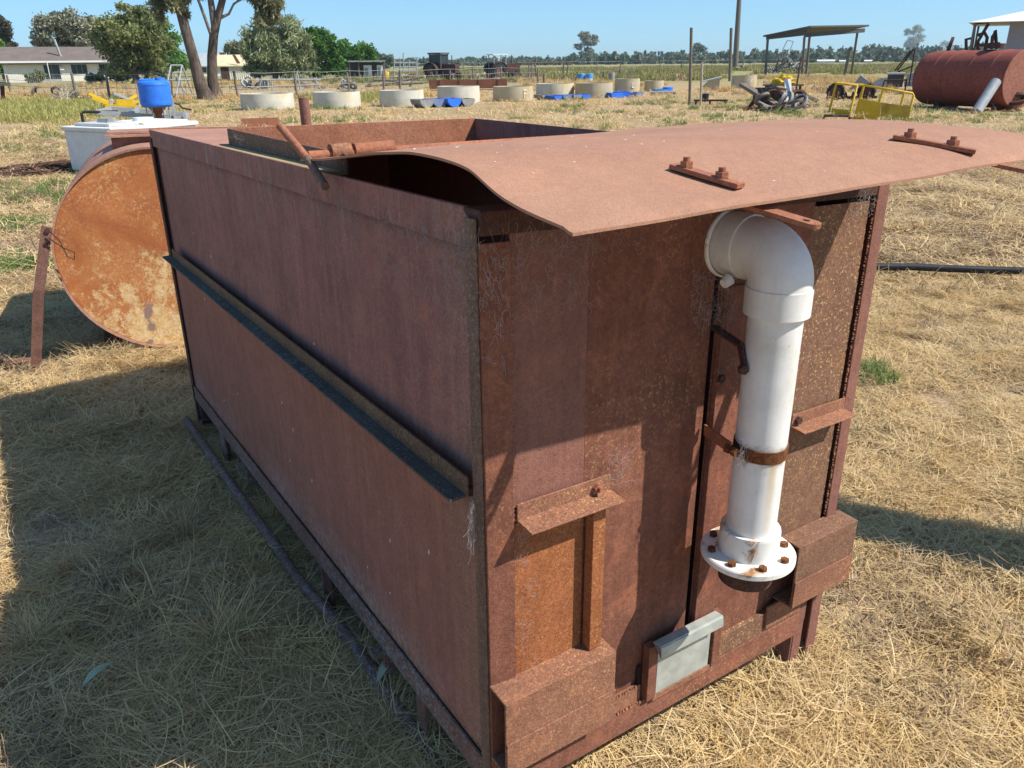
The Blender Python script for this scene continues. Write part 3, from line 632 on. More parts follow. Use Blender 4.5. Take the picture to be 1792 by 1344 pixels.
tree('shrub', 305, 140, [(300,112,22,10),(318,116,14,9),(290,118,14,9)], None, 'green', 'bark', 1300, .35, 'green shrub behind the galvanised swing frame', 'shrub', back=6)
tree('pepper_tree', 480, 140, [(495,62,34,26),(462,78,34,30),(520,85,30,28),(485,100,46,28),(545,108,18,20),(440,95,22,24),(510,50,16,14),(530,118,26,14),(450,122,26,12),(470,130,34,9),(515,130,34,9)], (12,118), 'willow', 'bark_grey', 12000, .36, 'large drooping grey green pepper tree beside the cream shed', droop=.62, asp=2.6)
tree('green_tree', 560, 140, [(556,72,24,20),(572,90,22,22),(548,62,14,12),(590,108,16,16),(582,78,12,12),(560,122,24,14),(585,126,18,10)], (9,118), 'green', 'bark', 5000, .42, 'leafy bright green tree behind the pepper tree', back=6)
tree('green_tree', 625, 140, [(605,92,24,18),(632,98,26,18),(612,112,28,16),(648,108,16,14),(598,78,10,8),(610,128,28,10)], (9,120), 'green', 'bark', 5000, .42, 'rounded darker green tree behind the small junk hut', back=12)
tree('far_gum_tree', 672, 122, [(668,101,9,7),(680,106,8,6),(664,110,10,6)], (2,112), 'hedge', 'bark', 700, .8, 'small grey far tree just right of the two green trees')
tree('far_gum_tree', 412, 140, [(410,82,14,14),(424,92,12,10),(402,96,10,8)], (4,112), 'gum', 'bark_grey', 1500, .5, 'pale olive tree rising behind the shed with the cream roof', back=30)
tree('lone_gum_tree', 1025, 112, [(1022,66,11,8),(1032,76,13,10),(1012,84,9,6),(1030,92,11,7),(1042,70,5,7),(1018,96,7,5)], (3,100), 'gum_blue', 'bark_grey', 3200, 1.25, 'lone ragged gum tree standing on the far field edge', deep=.8)
tree('far_gum_tree', 1222, 111, [(1220,84,11,6),(1228,88,10,6),(1214,94,8,6),(1234,96,8,5)], (2.5,103), 'hedge', 'bark', 1200, .9, 'round far tree on the skyline right of the thin bare post')
tree('far_gum_tree', 1598, 103, [(1590,60,9,6),(1604,58,11,8),(1598,74,12,9),(1608,70,9,8),(1588,80,8,7),(1600,88,10,8)], (3,96), 'gum', 'bark_grey', 3600, 1.9, 'tall forked far gum tree between the open shelter and red tank')
tree('far_gum_tree', 1656, 102, [(1655,78,9,5),(1662,84,8,5),(1648,88,6,4)], (2,96), 'hedge', 'bark', 1400, 1.8, 'flat topped far gum just left of the grey hut')
# the near forked gum
def forked_gum():
    e, s, X, Z = stand('forked_gum_tree', 374, 174, 'tall dark forked gum tree with bare trunks left of centre', 'tree')
    def P(x, y, d=0): return (X(x,y), d, Z(y))
    mb = MB(); w = lambda a: a*s/2
    mb.tube([P(364,178),P(360,168),P(352,150),P(342,110),P(328,60),P(316,15),P(308,-30),P(300,-90)], [w(38),w(28),w(21),w(18),w(16.5),w(15),w(13),w(8)], 14)
    mb.tube([P(382,178,.2),P(378,168,.2),P(372,145,.2),P(371,105,.2),P(374,70,.2),P(380,44,.1),P(388,15),P(392,-30),P(398,-90)], [w(34),w(24),w(18),w(16),w(14.5),w(12),w(11),w(10),w(7)], 14)
    e_ = mb.build('trunk', M['bark'], e)
    l = MB()
    l.tube([P(376,60,.2),P(371,30,.3),P(366,0,.4),P(372,-40,.5)], [w(13),w(11),w(10),w(6)], 10)
    l.tube([P(370,72,.2),P(358,40,-.2),P(346,10,-.4),P(340,-20,-.4)], [w(6),w(5),w(4),w(2)], 8)
    l.tube([P(384,44,.1),P(398,38),P(406,22),P(424,12),P(440,2),P(452,-10)], [w(6),w(4),w(3.4),w(3),w(2.4),w(2)], 8)
    l.tube([P(406,24),P(414,14),P(420,4),P(424,-12)], [w(2.6),w(2.2),w(2),w(1.4)], 6)
    l.tube([P(320,30),P(306,18),P(296,2),P(286,-20)], [w(6),w(4.5),w(3),w(2)], 8)
    l.build('limb', M['bark_grey'], e)
    cs = [((X(x,y),d*rx*s,Z(y)),(rx*s,rx*s,ry*s)) for x,y,rx,ry,d in ((292,14,16,22,.2),(312,26,16,18,-.5),(298,-20,40,26,.3),(280,0,10,14,0),(462,18,22,24,.2),(450,42,10,16,-.2),(478,6,16,18,0),(440,-20,40,26,0),(468,46,8,12,.3),(370,-40,60,34,.2),(350,8,10,8,.4),(424,-2,14,12,.2),(330,38,6,8,.2),(286,34,10,16,.1),(324,10,14,16,.3),(470,30,16,18,.2),(440,14,14,14,-.1),(400,-6,16,12,.1))]
    foliage('crown', M['gum'], cs, 8000, .30, e, 77, .65, 2.8)
forked_gum()
# distant tree line: reads as one mass
def treeline():
    R = random.Random(21); cs = []
    for px in np.arange(690, 1830, 2.2):
        hb = 104 if 760 < px < 1000 else (100 if px < 1400 else 88)
        h = R.uniform(.4,1.0)*{0:14,1:19,2:22}[0 if px < 1000 else (1 if px < 1400 else 2)]
        P = G(px, 113-(px-896)*.0105, 0); dist = R.uniform(420, 620); P = Vector((P.x,P.y,0)).normalized()*dist
        s = dist*.927/FPX; hh = h*s; r = R.uniform(3.5,9)*s
        cs.append(((P.x,P.y,hh*.62),(r,r,hh*.5))); cs.append(((P.x+R.uniform(-r,r),P.y,hh*.25),(r*1.1,r,hh*.3)))
    for px in np.arange(-10, 690, 9):
        P = G(px, 122, 0); P = Vector((P.x,P.y,0)).normalized()*R.uniform(260,330); s = P.length*.927/FPX; hh = R.uniform(8,22)*s; r = R.uniform(6,12)*s
        cs.append(((P.x,P.y,hh*.55),(r,r,hh*.55)))
    o = foliage('far_tree_line', M['hedge'], cs, 60000, 1.9, None, 5, 0, 1.3); tag(o, 'low blue green line of far trees along the horizon', 'woodland', kind='stuff')
    P = None
treeline()
# ---------------------------------------------------------------- houses and sheds
def gable(e, x0, x1, d, zw, zr, over, wallm, roofm, rib=0):
    MB().prof([(0,0),(d,0),(d,zw),(d/2,zr-.12),(0,zw)], 'x', x0, x1).build('wall', M[wallm], e)
    mb = MB(); t = .1; k = (zr-zw)/(d/2)
    mb.prof([(-over,zw-k*over),(d/2,zr),(d+over,zw-k*over),(d+over,zw-k*over+t),(d/2,zr+t),(-over,zw-k*over+t)], 'x', x0-over, x1+over)
    r = mb.build('roof', M[roofm], e); return r
def window(e, x0, x1, z0, z1, panes=2, y=-.02):
    f = MB().box(x0-.06,x1+.06,y-.03,y,z0-.06,z0).box(x0-.06,x1+.06,y-.03,y,z1,z1+.06).box(x0-.06,x0,y-.03,y,z0,z1).box(x1,x1+.06,y-.03,y,z0,z1)
    fr = f.build('window', M['white'], e)
    for k in range(panes):
        a = x0+(x1-x0)*k/panes; b = x0+(x1-x0)*(k+1)/panes
        MB().box(a+.02,b-.02,y-.012,y-.004,z0+.01,z1-.01).build('pane', M['glass'], fr)
e, s, X, Z = stand('white_house', 118, 143, 'long white house with low brown roof and thin flue at far left', 'house')
r = gable(e, X(26), X(205), 8.5, Z(111), Z(87), .6, 'cream', 'roof_brown')
MB().box(X(14),X(214),-.72,-.62,Z(112),Z(109)).build('gutter', M['white'], e)
MB().tube([(X(116),1.5,Z(104)),(X(111),1.5,Z(74))],.14,8).build('flue', M['steel'], e)
window(e, X(86),X(110),Z(139),Z(115),2); window(e, X(128),X(153),Z(131),Z(115),3); window(e, X(172),X(191),Z(125),Z(115),2)
MB().tube([(X(93),-1.2,0),(X(93),-1.2,Z(110))],.05,6).build('porch_post', M['white'], e)
MB().box(X(110.5),X(117),-.3,-.02,Z(124),Z(119)).build('air_conditioner', M['white'], e)
e, s, X, Z = stand('cream_shed', 415, 139, 'cream metal shed with rusty streak on its roof, behind the forked gum', 'shed')
r = gable(e, X(388), X(452), 5, Z(116), Z(100), .3, 'cream', 'roof_yellow')
MB().prof([(X(412),Z(101.5)+.16),(X(417),Z(101.5)+.16),(X(424),Z(115)+.13),(X(418),Z(115)+.13)],'y',-.34,-.30).build('rust_streak', M['rust_far'], e)
MB().box(X(390),X(403),-.06,-.02,0,Z(119)).build('doorway', M['dark_rust'], e)
mb = MB()
for k in range(14): mb.box(X(404)+k*.25,X(404)+k*.25+.05,-.05,-.003,0,Z(117))
tag(mb.build('wall_rib', M['cream'], e), kind='stuff')
e, s, X, Z = stand('grey_roof_house', 372, 139, 'house with pale grey roof and red brick chimney between the gum trunks', 'house'); e.location *= 1.25; s *= 1.25
gable(e, X(335), X(420), 9, Z(116), Z(92), .5, 'cream', 'roof_grey')
MB().box(X(394),X(405),1.5,2.6,Z(108),Z(90)).box(X(393),X(406),1.4,2.7,Z(91.5),Z(90.2)).build('chimney', M['brick'], e)
window(e, X(350),X(362),Z(131),Z(120),2)
e, s, X, Z = stand('junk_hut', 645, 141, 'small open hut with flat tin roof and white cupboards', 'hut')
MB().box(X(612),X(676),-.2,3,Z(110.5),Z(108.5)).build('roof', M['steel'], e)
for x in (613, 629, 673): MB().box(X(x),X(x)+.12,0,.12,0,Z(110)).build('post', M['wood'], e)
MB().box(X(610),X(676),2.8,2.9,0,Z(112)).build('back_wall', M['dgrey'], e)
for x0, x1, t in ((638,652,116),(661,671,116)):
    c = MB().box(X(x0),X(x1),.4,1.2,0,Z(t)).build('cupboard', M['white'], e); MB().box(X(x0)+.1,X(x0)+.45,.36,.4,.4,Z(t)-.3).build('door', M['wall_grey'], c)
MB().tube([(X(676),.5,0),(X(676),.5,Z(128)),(X(676),.5,Z(126))],[.35,.35,.1],12).build('drum', M['yellow_worn'], e)
e, s, X, Z = stand('open_shelter', 1415, 134, 'open sided farm shelter with dark skillion roof on steel posts', 'shelter', yaw=-.15)
def q4(px, py, d): return Vector((X(px)*(1+0*d), d, Z(py)))
mb = MB(); A0, B0, C0, D0 = (X(1338,66),0,Z(66)), (X(1424,54),-2.5,Z(54)), (X(1504,51),4.5,Z(51)), (X(1420,61),9,Z(61))
top = [Vector(p) for p in (A0,B0,C0,D0)]; mb.add(top+[p-Vector((0,0,.16)) for p in top], [(0,1,2,3),(7,6,5,4),(0,4,5,1),(1,5,6,2),(2,6,7,3),(3,7,4,0)])
mb.build('roof', M['dgrey'], e)
MB().bar((X(1343,69),.2,Z(69)),(X(1416,64),-1.8,Z(64)),.12,.5).build('beam', M['dgrey'], e)
MB().bar((X(1412,68),-1.6,Z(68)),(X(1497,60),4.2,Z(60)),.12,.4).build('beam', M['dgrey'], e)
for i,(x, d, x2, y2) in enumerate(((1341,0,1346,71),(1409,-1.9,1413,70),(1414,-1.4,1420,70),(1477,4,1486,62))):
    MB().bar((X(x),d,-.05),(X(x2,y2),d,Z(y2)),.22,.22).build('post', M['wood'] if i else M['pole'], e)
MB().bar((X(1468),3,-.05),(X(1476,91),3,Z(91)),.3,.3).build('post', M['wood'], e)
e, s, X, Z = stand('grey_hut', 1770, 165, 'grey walled hut with white pyramid roof at the right edge', 'hut')
MB().box(X(1746),X(1860),0,4.6,0,Z(49)).build('wall', M['wall_grey'], e)
mb = MB(); z0, z1 = Z(49), Z(28); xa, xb = X(1684), X(1880)
mb.add([(xa,-1.0,z0),(xb,-1.0,z0),(xb,5.6,z0),(xa,5.6,z0),(X(1768),2.3,z1),(X(1796),2.3,z1)], [(0,1,5,4),(1,2,5),(2,3,4,5),(3,0,4),(0,3,2,1)])
mb.build('roof', M['roof_white'], e)
for x in (1692, 1690): MB().box(X(x),X(x)+.1,-.6 if x==1692 else 5,-.5 if x==1692 else 5.1,0,z0).build('post', M['wood'], e)
for k,(px, w, h, lab) in enumerate(((1446,26,5,'long white farm shed tiny on the horizon under the shelter roof'),(1477,12,4,'short white shed far off right of the long white one'),(1520,10,4,'small pale shed among the far trees left of the red tank'))):
    e, s, X, Z = stand('far_shed', px, 103.5-(px-1446)*.0105, lab, 'shed'); e.location *= 380/e.location.length; s = 380*.927/FPX
    gable(e, -w*s/2, w*s/2, 8, h*s*.6, h*s, .3, 'white', 'roof_white')
# ---------------------------------------------------------------- poles, fences
e, s, X, Z = stand('power_pole', 1287, 114, 'very tall timber power pole running out of the top of the view', 'pole')
e.location = Vector((e.location.x,e.location.y,0))*(150/e.location.length); s = 150*.927/FPX
MB().tube([(0,0,-.2),(X(1293,0)/mpp(G(1287,114))*s,0,125*s)],[5*s,3.6*s],10).build('shaft', M['pole'], e)
for px, b, t, wd, lab, mt in ((1207,184,60,5,'thin rusty bare post, nearer of two tall posts','wood'),(1277,142,57,5,'thin bare post beside the very tall power pole','pole'),(1226,186,114,4,'short pale post standing beside a black bucket','wood_pale')):
    e, s, X, Z = stand('bare_post', px, b, lab, 'post', yaw=.1); MB().tube([(0,0,-.2),(X(px+1,(b+t)/2),0,(b-t)*s*.5),(X(px+2,t),0,(b-t)*s)],[wd*s/2]*3,8).build('shaft', M[mt], e)
def fence(name, label, pts, h, wires, postm, wr=.012, mesh=False):
    e = empty(name, G(*pts[0]), 0, label, 'fence'); o = e.location
    P = [G(*p)-o for p in pts]
    for i, p in enumerate(P):
        L = random.uniform(-.08,.08); MB().tube([p+Vector((0,0,-.1)), p+Vector((L,0,h*random.uniform(.9,1.1)))],[.075,.065],7).build('post', M[postm], e)
    for k in range(wires):
        z = h*(.18+.78*k/max(1,wires-1))
        mb = MB()
        for a, b in zip(P, P[1:]): mb.tube([a+Vector((0,0,z)), (a+b)/2+Vector((0,0,z-.05)), b+Vector((0,0,z))], wr, 4, False)
        mb.build('wire', M['steel'], e)
    if mesh:
        mb = MB()
        for a, b in zip(P, P[1:]):
            n = int((b-a).length/.45)
            for k in range(n): q = a.lerp(b,k/n); mb.tube([q+Vector((0,0,.05)),q+Vector((0,0,h*.85))], wr*.7, 3, False)
        tag(mb.build('mesh_wire', M['steel'], e), kind='stuff')
    return e
fence('wire_fence', 'old wire netting fence crossing behind the concrete rings', [(-60,168),(20,166),(135,175),(192,174),(290,172),(417,172),(520,168),(612,164),(672,161),(700,160),(787,157),(830,154),(878,150),(942,149)], 1.35, 4, 'wood', .014, True)
fence('paddock_fence', 'thin post and wire fence along the far field', [(700,128),(760,127),(812,127),(870,126),(930,129),(985,128),(1045,127),(1085,126),(1155,126),(1192,124),(1245,123),(1300,121),(1360,120),(1500,118),(1600,118)], 1.7, 3, 'pole', .02)
e, s, X, Z = stand('braced_strainer', 1106, 139, 'pale timber strainer post with a diagonal brace', 'post')
MB().box(X(1104),X(1107.5),-.1,.1,-.1,Z(120)).build('post', M['wood_pale'], e); MB().box(X(1082),X(1085),-.1,.1,-.1,Z(124)).build('post', M['wood'], e)
MB().bar((X(1085),0,.4),(X(1105),0,Z(126)),.14,.14).build('brace', M['wood_pale'], e)
for px, b, t, lab, tl in ((940,138,111,'leaning timber post left of the stack of blue drums',-4),(952,148,131,'short stout fence post right of a leaning post',0),(1056,140,126,'stumpy fence post left of the grey drum',0)):
    e, s, X, Z = stand('fence_post', px, b, lab, 'post'); MB().tube([(0,0,-.1),(tl*s,0,(b-t)*s)],[.11,.10],8).build('shaft', M['wood'], e)
# steel yard panels and frames
def rails(name, label, cat, px, py, segs, r, mat, depth=0, yaw=0):
    e, s, X, Z = stand(name, px, py, label, cat, yaw=yaw)
    for i, sg in enumerate(segs):
        x0,y0,x1,y1 = sg[:4]; d0, d1 = (sg[4], sg[5]) if len(sg) > 4 else (0,0)
        MB().tube([(X(x0,y0),d0,Z(y0)),(X(x1,y1),d1,Z(y1))], r, 6).build('rail', M[mat], e)
    return e
rails('swing_frame','tall galvanised A frame swing set at left','swing frame',315,166,[(300,118,290,168,0,-1),(300,118,302,168,0,1),(318,118,308,168,0,-1),(318,118,336,166,0,1),(300,118,318,118),(296,142,332,142),(312,130,322,166),(304,130,326,166)],.05,'steel')
rails('steel_yard_frame','tall pale steel loading frame against the skyline left of the tractors','frame',712,140,[(690,142,690,106),(700,142,700,104),(706,142,706,96),(729,142,729,104),(690,106,706,106),(690,112,729,112),(690,119,729,119),(690,126,729,126),(716,142,716,108),(722,104,732,104)],.07,'steel')
rails('yard_rail','weathered yard rails leaning in front of the white junk hut','rail',690,152,[(640,153,655,140),(655,140,700,142),(660,150,740,136),(700,154,697,138),(672,156,672,142),(640,150,740,146),(716,156,724,134)],.09,'wood')
rails('yard_rail','light steel stock panel under the pepper tree','rail',500,158,[(455,160,460,134),(470,160,470,140),(478,160,476,134),(515,158,519,128),(525,158,519,128),(550,160,552,138),(560,158,548,138),(455,152,560,150),(460,140,560,142),(530,146,545,146)],.05,'steel')
rails('gate_frame','rusty pole and rail frame right of the old tractors','frame',930,140,[(925,146,925,110),(930,140,930,104),(930,104,938,104),(938,104,938,112),(905,112,1000,112),(986,140,986,112),(991,146,994,112),(994,112,1010,111)],.06,'wood')
# ---------------------------------------------------------------- concrete rings
def ring(px, py, w, h, mat, label, tilt=0, mark=None):
    e, s, X, Z = stand('concrete_ring', px, py, label, 'concrete ring', 'concrete tank rings in a row'); r = w*s/2; hh = h*s*1.02; t = .12
    e.location = e.location + Vector((e.location.x,e.location.y,0)).normalized()*r
    b = MB().lathe([(r-t,.0),(r-t,hh),(r,hh),(r+.01,hh*.5),(r,0)], None, 48).build('ring_wall', M[mat], e)
    if mark:
        mb = MB()
        for a0, a1, z0, z1 in mark:
            K = 4
            vs = [((r+.016)*math.sin((a0+(a1-a0)*k/K)), -(r+.016)*math.cos((a0+(a1-a0)*k/K)), 0) for k in range(K+1)]
            wd = .05
            mb.tube([(x, y, (z0+(z1-z0)*k/K)*hh) for k,(x,y,_) in enumerate(vs)], wd*.5, 5)
        mb.build('paint_mark', M['white'], e)
ring(470,193,92,26,'conc_white','pale concrete ring furthest left, left of the rusty vent stub')
ring(591,190,83,26,'conc_white','pale concrete ring just right of the rusty vent stub')
ring(704,187,78,26,'conc_white','pale concrete ring half hidden by the grey half drum trough')
ring(803,181,75,27,'conc_white','pale concrete ring directly behind the first blue half drums')
ring(898,178,71,24,'conc_tan','greyish concrete ring with a small white letter, alone in the middle', mark=[(.55,.55,.25,.75),(.55,.72,.75,.75),(.55,.68,.5,.5)])
ring(971,172,67,23,'conc_white','mottled pale concrete ring left of a tan one, behind half drums')
ring(1039,172,66,24,'conc_tan','tan and white concrete ring overlapping the mottled one', )
ring(1097,162,44,22,'conc_tan','small tan ring marked with a round white letter', mark=[(.5,.38,.68,.62),(.38,.36,.62,.4),(.36,.5,.4,.32),(.5,.62,.32,.36),(.62,.64,.36,.42)])
ring(1144,160,33,17,'conc_tan','low shadowed tan ring beside the blue tubs on a pallet')
ring(1301,155,43,21,'conc_tan','yellow and grey concrete ring with a white slash, by the tall posts', mark=[(.4,.55,.35,.7),(.5,.62,.4,.75)])
# half drum troughs
def half_drum(px, py, w, mat, label, grp, yaw=.5, L=.85, end=None):
    e, s, X, Z = stand('half_drum_trough', px, py, label, 'trough', grp, yaw); r = w*s/2
    Mx = Matrix.Translation((0,0,r)) @ Matrix.Rotation(math.pi/2,4,'X')
    MB().lathe([(r,-L),(r,0),(r-.02,0),(r-.02,-L)], Mx, 16, a0=math.pi, a1=2*math.pi).build('shell', M[mat], e)
    for y, nm in ((0,0),(L,1)):
        pts = [(r*math.cos(a)*.985, r+r*math.sin(a)*.985) for a in np.linspace(math.pi,2*math.pi,17)]
        MB().prof(pts,'y',y-.012,y+.012).build('end_plate', M[end or mat], e)
g1, g2, g3 = 'half drum troughs before the fourth ring', 'half drum troughs before the mottled ring', 'flat blue troughs before the small ring'
half_drum(748,189,28,'grey','grey half drum trough at the left of the first row of four',g1)
half_drum(770,188,28,'blue','faded blue half drum trough next to the grey one',g1,end='blue_grey')
half_drum(796,187.5,28,'blue','brighter blue half drum trough, third of the first row',g1)
half_drum(820,186.5,26,'dgrey','dark grey half drum trough ending the first row on the right',g1,end='grey')
half_drum(956,175,17,'grey','little grey half drum lying left of the second blue row',g2)
half_drum(977,176,16,'blue','deep blue half drum at the left of the second row',g2)
half_drum(993,175.5,17,'blue_light','half drum with a grey blue end, second in the second row',g2,end='blue_grey')
half_drum(1011,175,17,'blue_light','half drum with pale grey end, third in the second row',g2,end='grey')
half_drum(1026,174.5,17,'blue','bright blue half drum ending the second row on the right',g2)
def flat_trough(px, py, w, h, mat, label, grp, yaw=0):
    e, s, X, Z = stand('flat_trough', px, py, label, 'trough', grp, yaw); a = w*s/2; d = .6; hh = h*s
    mb = MB().prof([(-a*.8,0),(a*.8,0),(a,hh),(a-.05,hh),(a*.8-.05,.05),(-a*.8+.05,.05),(-a+.05,hh),(-a,hh)],'y',-d,d); mb.build('body', M[mat], e)
    for y in (-d-.03,d): MB().prof([(-a*.79,0),(a*.79,0),(a*.97,hh*.95),(-a*.97,hh*.95)],'y',y,y+.028).build('end_plate', M[mat], e)
flat_trough(1069,171,24,9,'blue','flat blue trough at the left of the group by the small ring',g3,.5)
flat_trough(1088,170.5,22,10,'blue','flat blue trough with flared rim in the middle by the small ring',g3,.2)
flat_trough(1110,169.5,22,8,'blue_grey','washed out blue trough on the right by the small ring',g3,-.3)
def drum(px, py, w, h, mat, label, cat='drum', band=None, grp=None, lean=0):
    e, s, X, Z = stand('plastic_drum', px, py, label, cat, grp); r = w*s/2; hh = h*s
    MB().lathe([(0,0),(r*.96,0),(r,hh*.05),(r,hh*.32),(r*1.03,hh*.34),(r,hh*.37),(r,hh*.66),(r*1.03,hh*.68),(r,hh*.71),(r,hh*.95),(r*.94,hh),(0,hh*.99)],None,20).build('body', M[mat], e)
    if band: MB().lathe([(r*1.01,hh*band[0]),(r*1.02,hh*band[0]),(r*1.02,hh*band[1]),(r*1.01,hh*band[1])],None,20).build('label_band', M['white'], e)
    MB().lathe([(0,hh*1.03),(r*.18,hh*1.03),(r*.18,hh*.99)],Matrix.Translation((r*.5,0,0)),8).build('bung', M['white'], e)
drum(1017,143,13,13,'blue_light','light blue drum on the left of a pair beyond the rings', grp='pair of blue drums')
drum(1031,143,13,13,'blue_light','blue drum with white lower band on the right of the pair', band=(.1,.42), grp='pair of blue drums')
drum(1070,146,11,17,'grey','weathered grey drum leaning by the braced post')
e, s, X, Z = stand('pallet', 1160, 166, 'timber pallet holding blue tubs near the low tan ring', 'pallet')
for k in range(5): MB().box(X(1138),X(1182),-.6+k*.28,-.42+k*.28,.12,.16).build('slat', M['wood_pale'], e)
for x in (1140,1160,1178): MB().box(X(x),X(x)+.1,-.6,.7,0,.118).build('bearer', M['wood'], e)
flat_trough(1154,163,18,7,'blue_light','light blue tub sitting on the left of the pallet','tubs on the pallet',.3)
drum(1168,163,18,10,'blue','round blue tub sitting on the right of the pallet','tub', grp='tubs on the pallet')
# ---------------------------------------------------------------- tractors and farm junk in the middle distance
def wheel(e, x, y, r, w, name='wheel'):
    Mx = Matrix.Translation((x,y,r)) @ Matrix.Rotation(math.pi/2,4,'X')
    t = MB().lathe([(r*.55,-w/2),(r*.95,-w/2),(r,-w*.35),(r,w*.35),(r*.95,w/2),(r*.55,w/2)],Mx,22)
    for k in range(16):
        a = k*math.pi/8; t.bar((x+math.cos(a)*r*.98, y-w*.4, r+math.sin(a)*r*.98),(x+math.cos(a+.2)*r*.98, y+w*.4, r+math.sin(a+.2)*r*.98),.06,.06)
    o = t.build(name, M['tyre'], e); MB().lathe([(0,-w*.2),(r*.54,-w*.3),(r*.54,w*.3),(0,w*.2)],Mx,18).build('rim', M['rust_far'], o)
def tractor(px, py, s_, label, cab, yaw, bodym):
    e, s, X, Z = stand('old_tractor', px, py, label, 'tractor', 'old tractors beyond the yard', yaw)
    wheel(e,-.9,-.95,.85,.45); wheel(e,-.9,.95,.85,.45); wheel(e,1.45,-.75,.45,.25); wheel(e,1.45,.75,.45,.25)
    MB().box(.1,2.0,-.35,.35,.75,1.45).prof([(.1,1.45),(2.0,1.45),(1.9,1.6),(.1,1.65)],'y',-.33,.33).build('bonnet', M[bodym], e)
    MB().box(-1.5,.1,-.45,.45,.6,1.15).build('gearbox', M['dark_rust'], e)
    for sgn in (-1,1):
        pts = [(-.9+math.cos(a)*.98,.85+math.sin(a)*.98) for a in np.linspace(.3,2.9,9)]+[(-.9+math.cos(a)*.92,.85+math.sin(a)*.92) for a in np.linspace(2.9,.3,9)]
        MB().prof(pts,'y',sgn*.95-.25,sgn*.95+.25).build('mudguard', M[bodym], e)
    MB().tube([(1.2,.1,1.6),(1.2,.1,2.5)],.05,8).build('exhaust', M['dark_rust'], e)
    if cab:
        for x,y in ((-1.3,-.6),(-1.3,.6),(.2,-.6),(.2,.6)): MB().box(x-.05,x+.05,y-.05,y+.05,1.2,2.62).build('cab_post', M['dgrey'], e)
        MB().box(-1.45,.35,-.75,.75,2.62,2.78).build('cab_roof', M['dgrey'], e)
        for y in (-.6,.6): MB().box(-1.24,.14,y-.01,y+.01,1.5,2.6).build('cab_window', M['glass'], e)
        MB().box(-1.31,-1.29,-.54,.54,1.5,2.6).build('cab_window', M['silver'], e); MB().box(.19,.21,-.54,.54,1.5,2.6).build('cab_window', M['glass'], e)
        MB().box(-1.28,.18,-.62,.62,1.15,1.48).build('cab_base', M['dark_rust'], e)
    else:
        for x,y in ((-1.4,-.6),(-1.4,.6),(.1,-.55),(.1,.55)): MB().box(x-.04,x+.04,y-.04,y+.04,1.1,2.5).build('canopy_post', M['steel'], e)
        MB().box(-1.6,.3,-.8,.8,2.5,2.6).build('canopy', M['white'], e)
        MB().box(-.9,-.5,-.25,.25,1.15,1.6).build('seat', M['black'], e)
    e.scale = (s_,)*3
tractor(776,141,.95,'dark old tractor with boxy cab and pale rear window', True, -.7, 'dark_rust')
tractor(880,139,.95,'rusty old tractor under a thin white canopy', False, .5, 'dark_rust')
def open_trough(px, py, x0, x1, h, label, mat, yaw=0, d=1.4):
    e, s, X, Z = stand('rusty_trough', px, py, label, 'trough', yaw=yaw); a, b, hh = X(x0), X(x1), h*s
    MB().box(a,b,-.02,.02,.1,hh).build('side_panel', M[mat], e); MB().box(a,b,d-.02,d+.02,.1,hh).build('side_panel', M[mat], e)
    MB().prof([(0.03,.1),(d-.03,.1),(d-.03,hh-.05),(.03,hh-.05)],'x',a,a+.05).build('end_panel', M['dark_rust'], e); MB().prof([(0.03,.1),(d-.03,.1),(d-.03,hh-.05),(.03,hh-.05)],'x',b-.05,b).build('end_panel', M[mat], e)
    MB().box(a,b,.03,d-.03,.1,.14).build('floor_plate', M['dark_rust'], e)
    for k in range(4): MB().box(a+(b-a)*(k+.5)/4-.04,a+(b-a)*(k+.5)/4+.04,-.05,-.021,.05,hh).build('rib', M['dark_rust'], e)
open_trough(820,158,752,888,17,'long rusty open trough below the old tractors','rust_far',.06)
# rusty stub box beyond the tank
e, s, X, Z = stand('rusty_box', 458, 222, 'low rusty steel box on the ground just behind the big tank', 'box')
MB().box(X(425),X(488),-.02,.02,0,Z(209)).build('side_panel', M['bar'], e); MB().box(X(425),X(488),.5,.54,0,Z(209)).build('side_panel', M['bar'], e)
MB().box(X(425),X(425)+.03,.021,.499,0,Z(209)).build('end_panel', M['bar'], e); MB().box(X(488)-.03,X(488),.021,.499,0,Z(209)).build('end_panel', M['bar'], e)
MB().bar((X(428),.25,0),(X(440),.25,Z(211)),.06).build('brace', M['dark_rust'], e)
# scrap heap right of centre: separate things leaning on one another
def plank(px0,gy0,z0,px1,gy1,z1,w,t,mat,label,name='timber_beam',cat='beam'):
    a, b = G(px0,gy0)+Vector((0,0,z0)), G(px1,gy1)+Vector((0,0,z1)); o = MB().bar((0,0,0), b-a, w, t).build(name, M[mat], None, 0); o.location = a; tag(o, label, cat, 'timbers thrown on the scrap heap')
plank(1296,187,.80,1370,194,.06,.28,.12,'wood','long weathered beam sloping down across the front of the scrap heap')
plank(1392,181,.45,1430,180,.08,.2,.1,'wood','grey plank sloping down to the right off the scrap heap')
plank(1375,186,.06,1432,186,.06,.16,.08,'wood_pale','thin timber lying flat right of the scrap heap')
plank(1388,188,.0,1392,187,1.75,.05,.05,'dark_rust','thin upright rod sticking out of the scrap heap')
plank(1380,188,.0,1373,187,.98,.25,.05,'white','white board standing on end in the scrap heap')
plank(1358,191,.0,1366,190,.62,.2,.05,'wood_pale','short pale board propped in front of the scrap heap')
e, s, X, Z = stand('scrap_bin', 1352, 190, 'rusty square bin with open top in the scrap heap', 'bin', yaw=.3)
MB().box(X(1332),X(1372),-.04,0,.2,Z(157)).box(X(1332),X(1372),1.2,1.24,.2,Z(157)).build('side_panel', M['rust_far'], e)
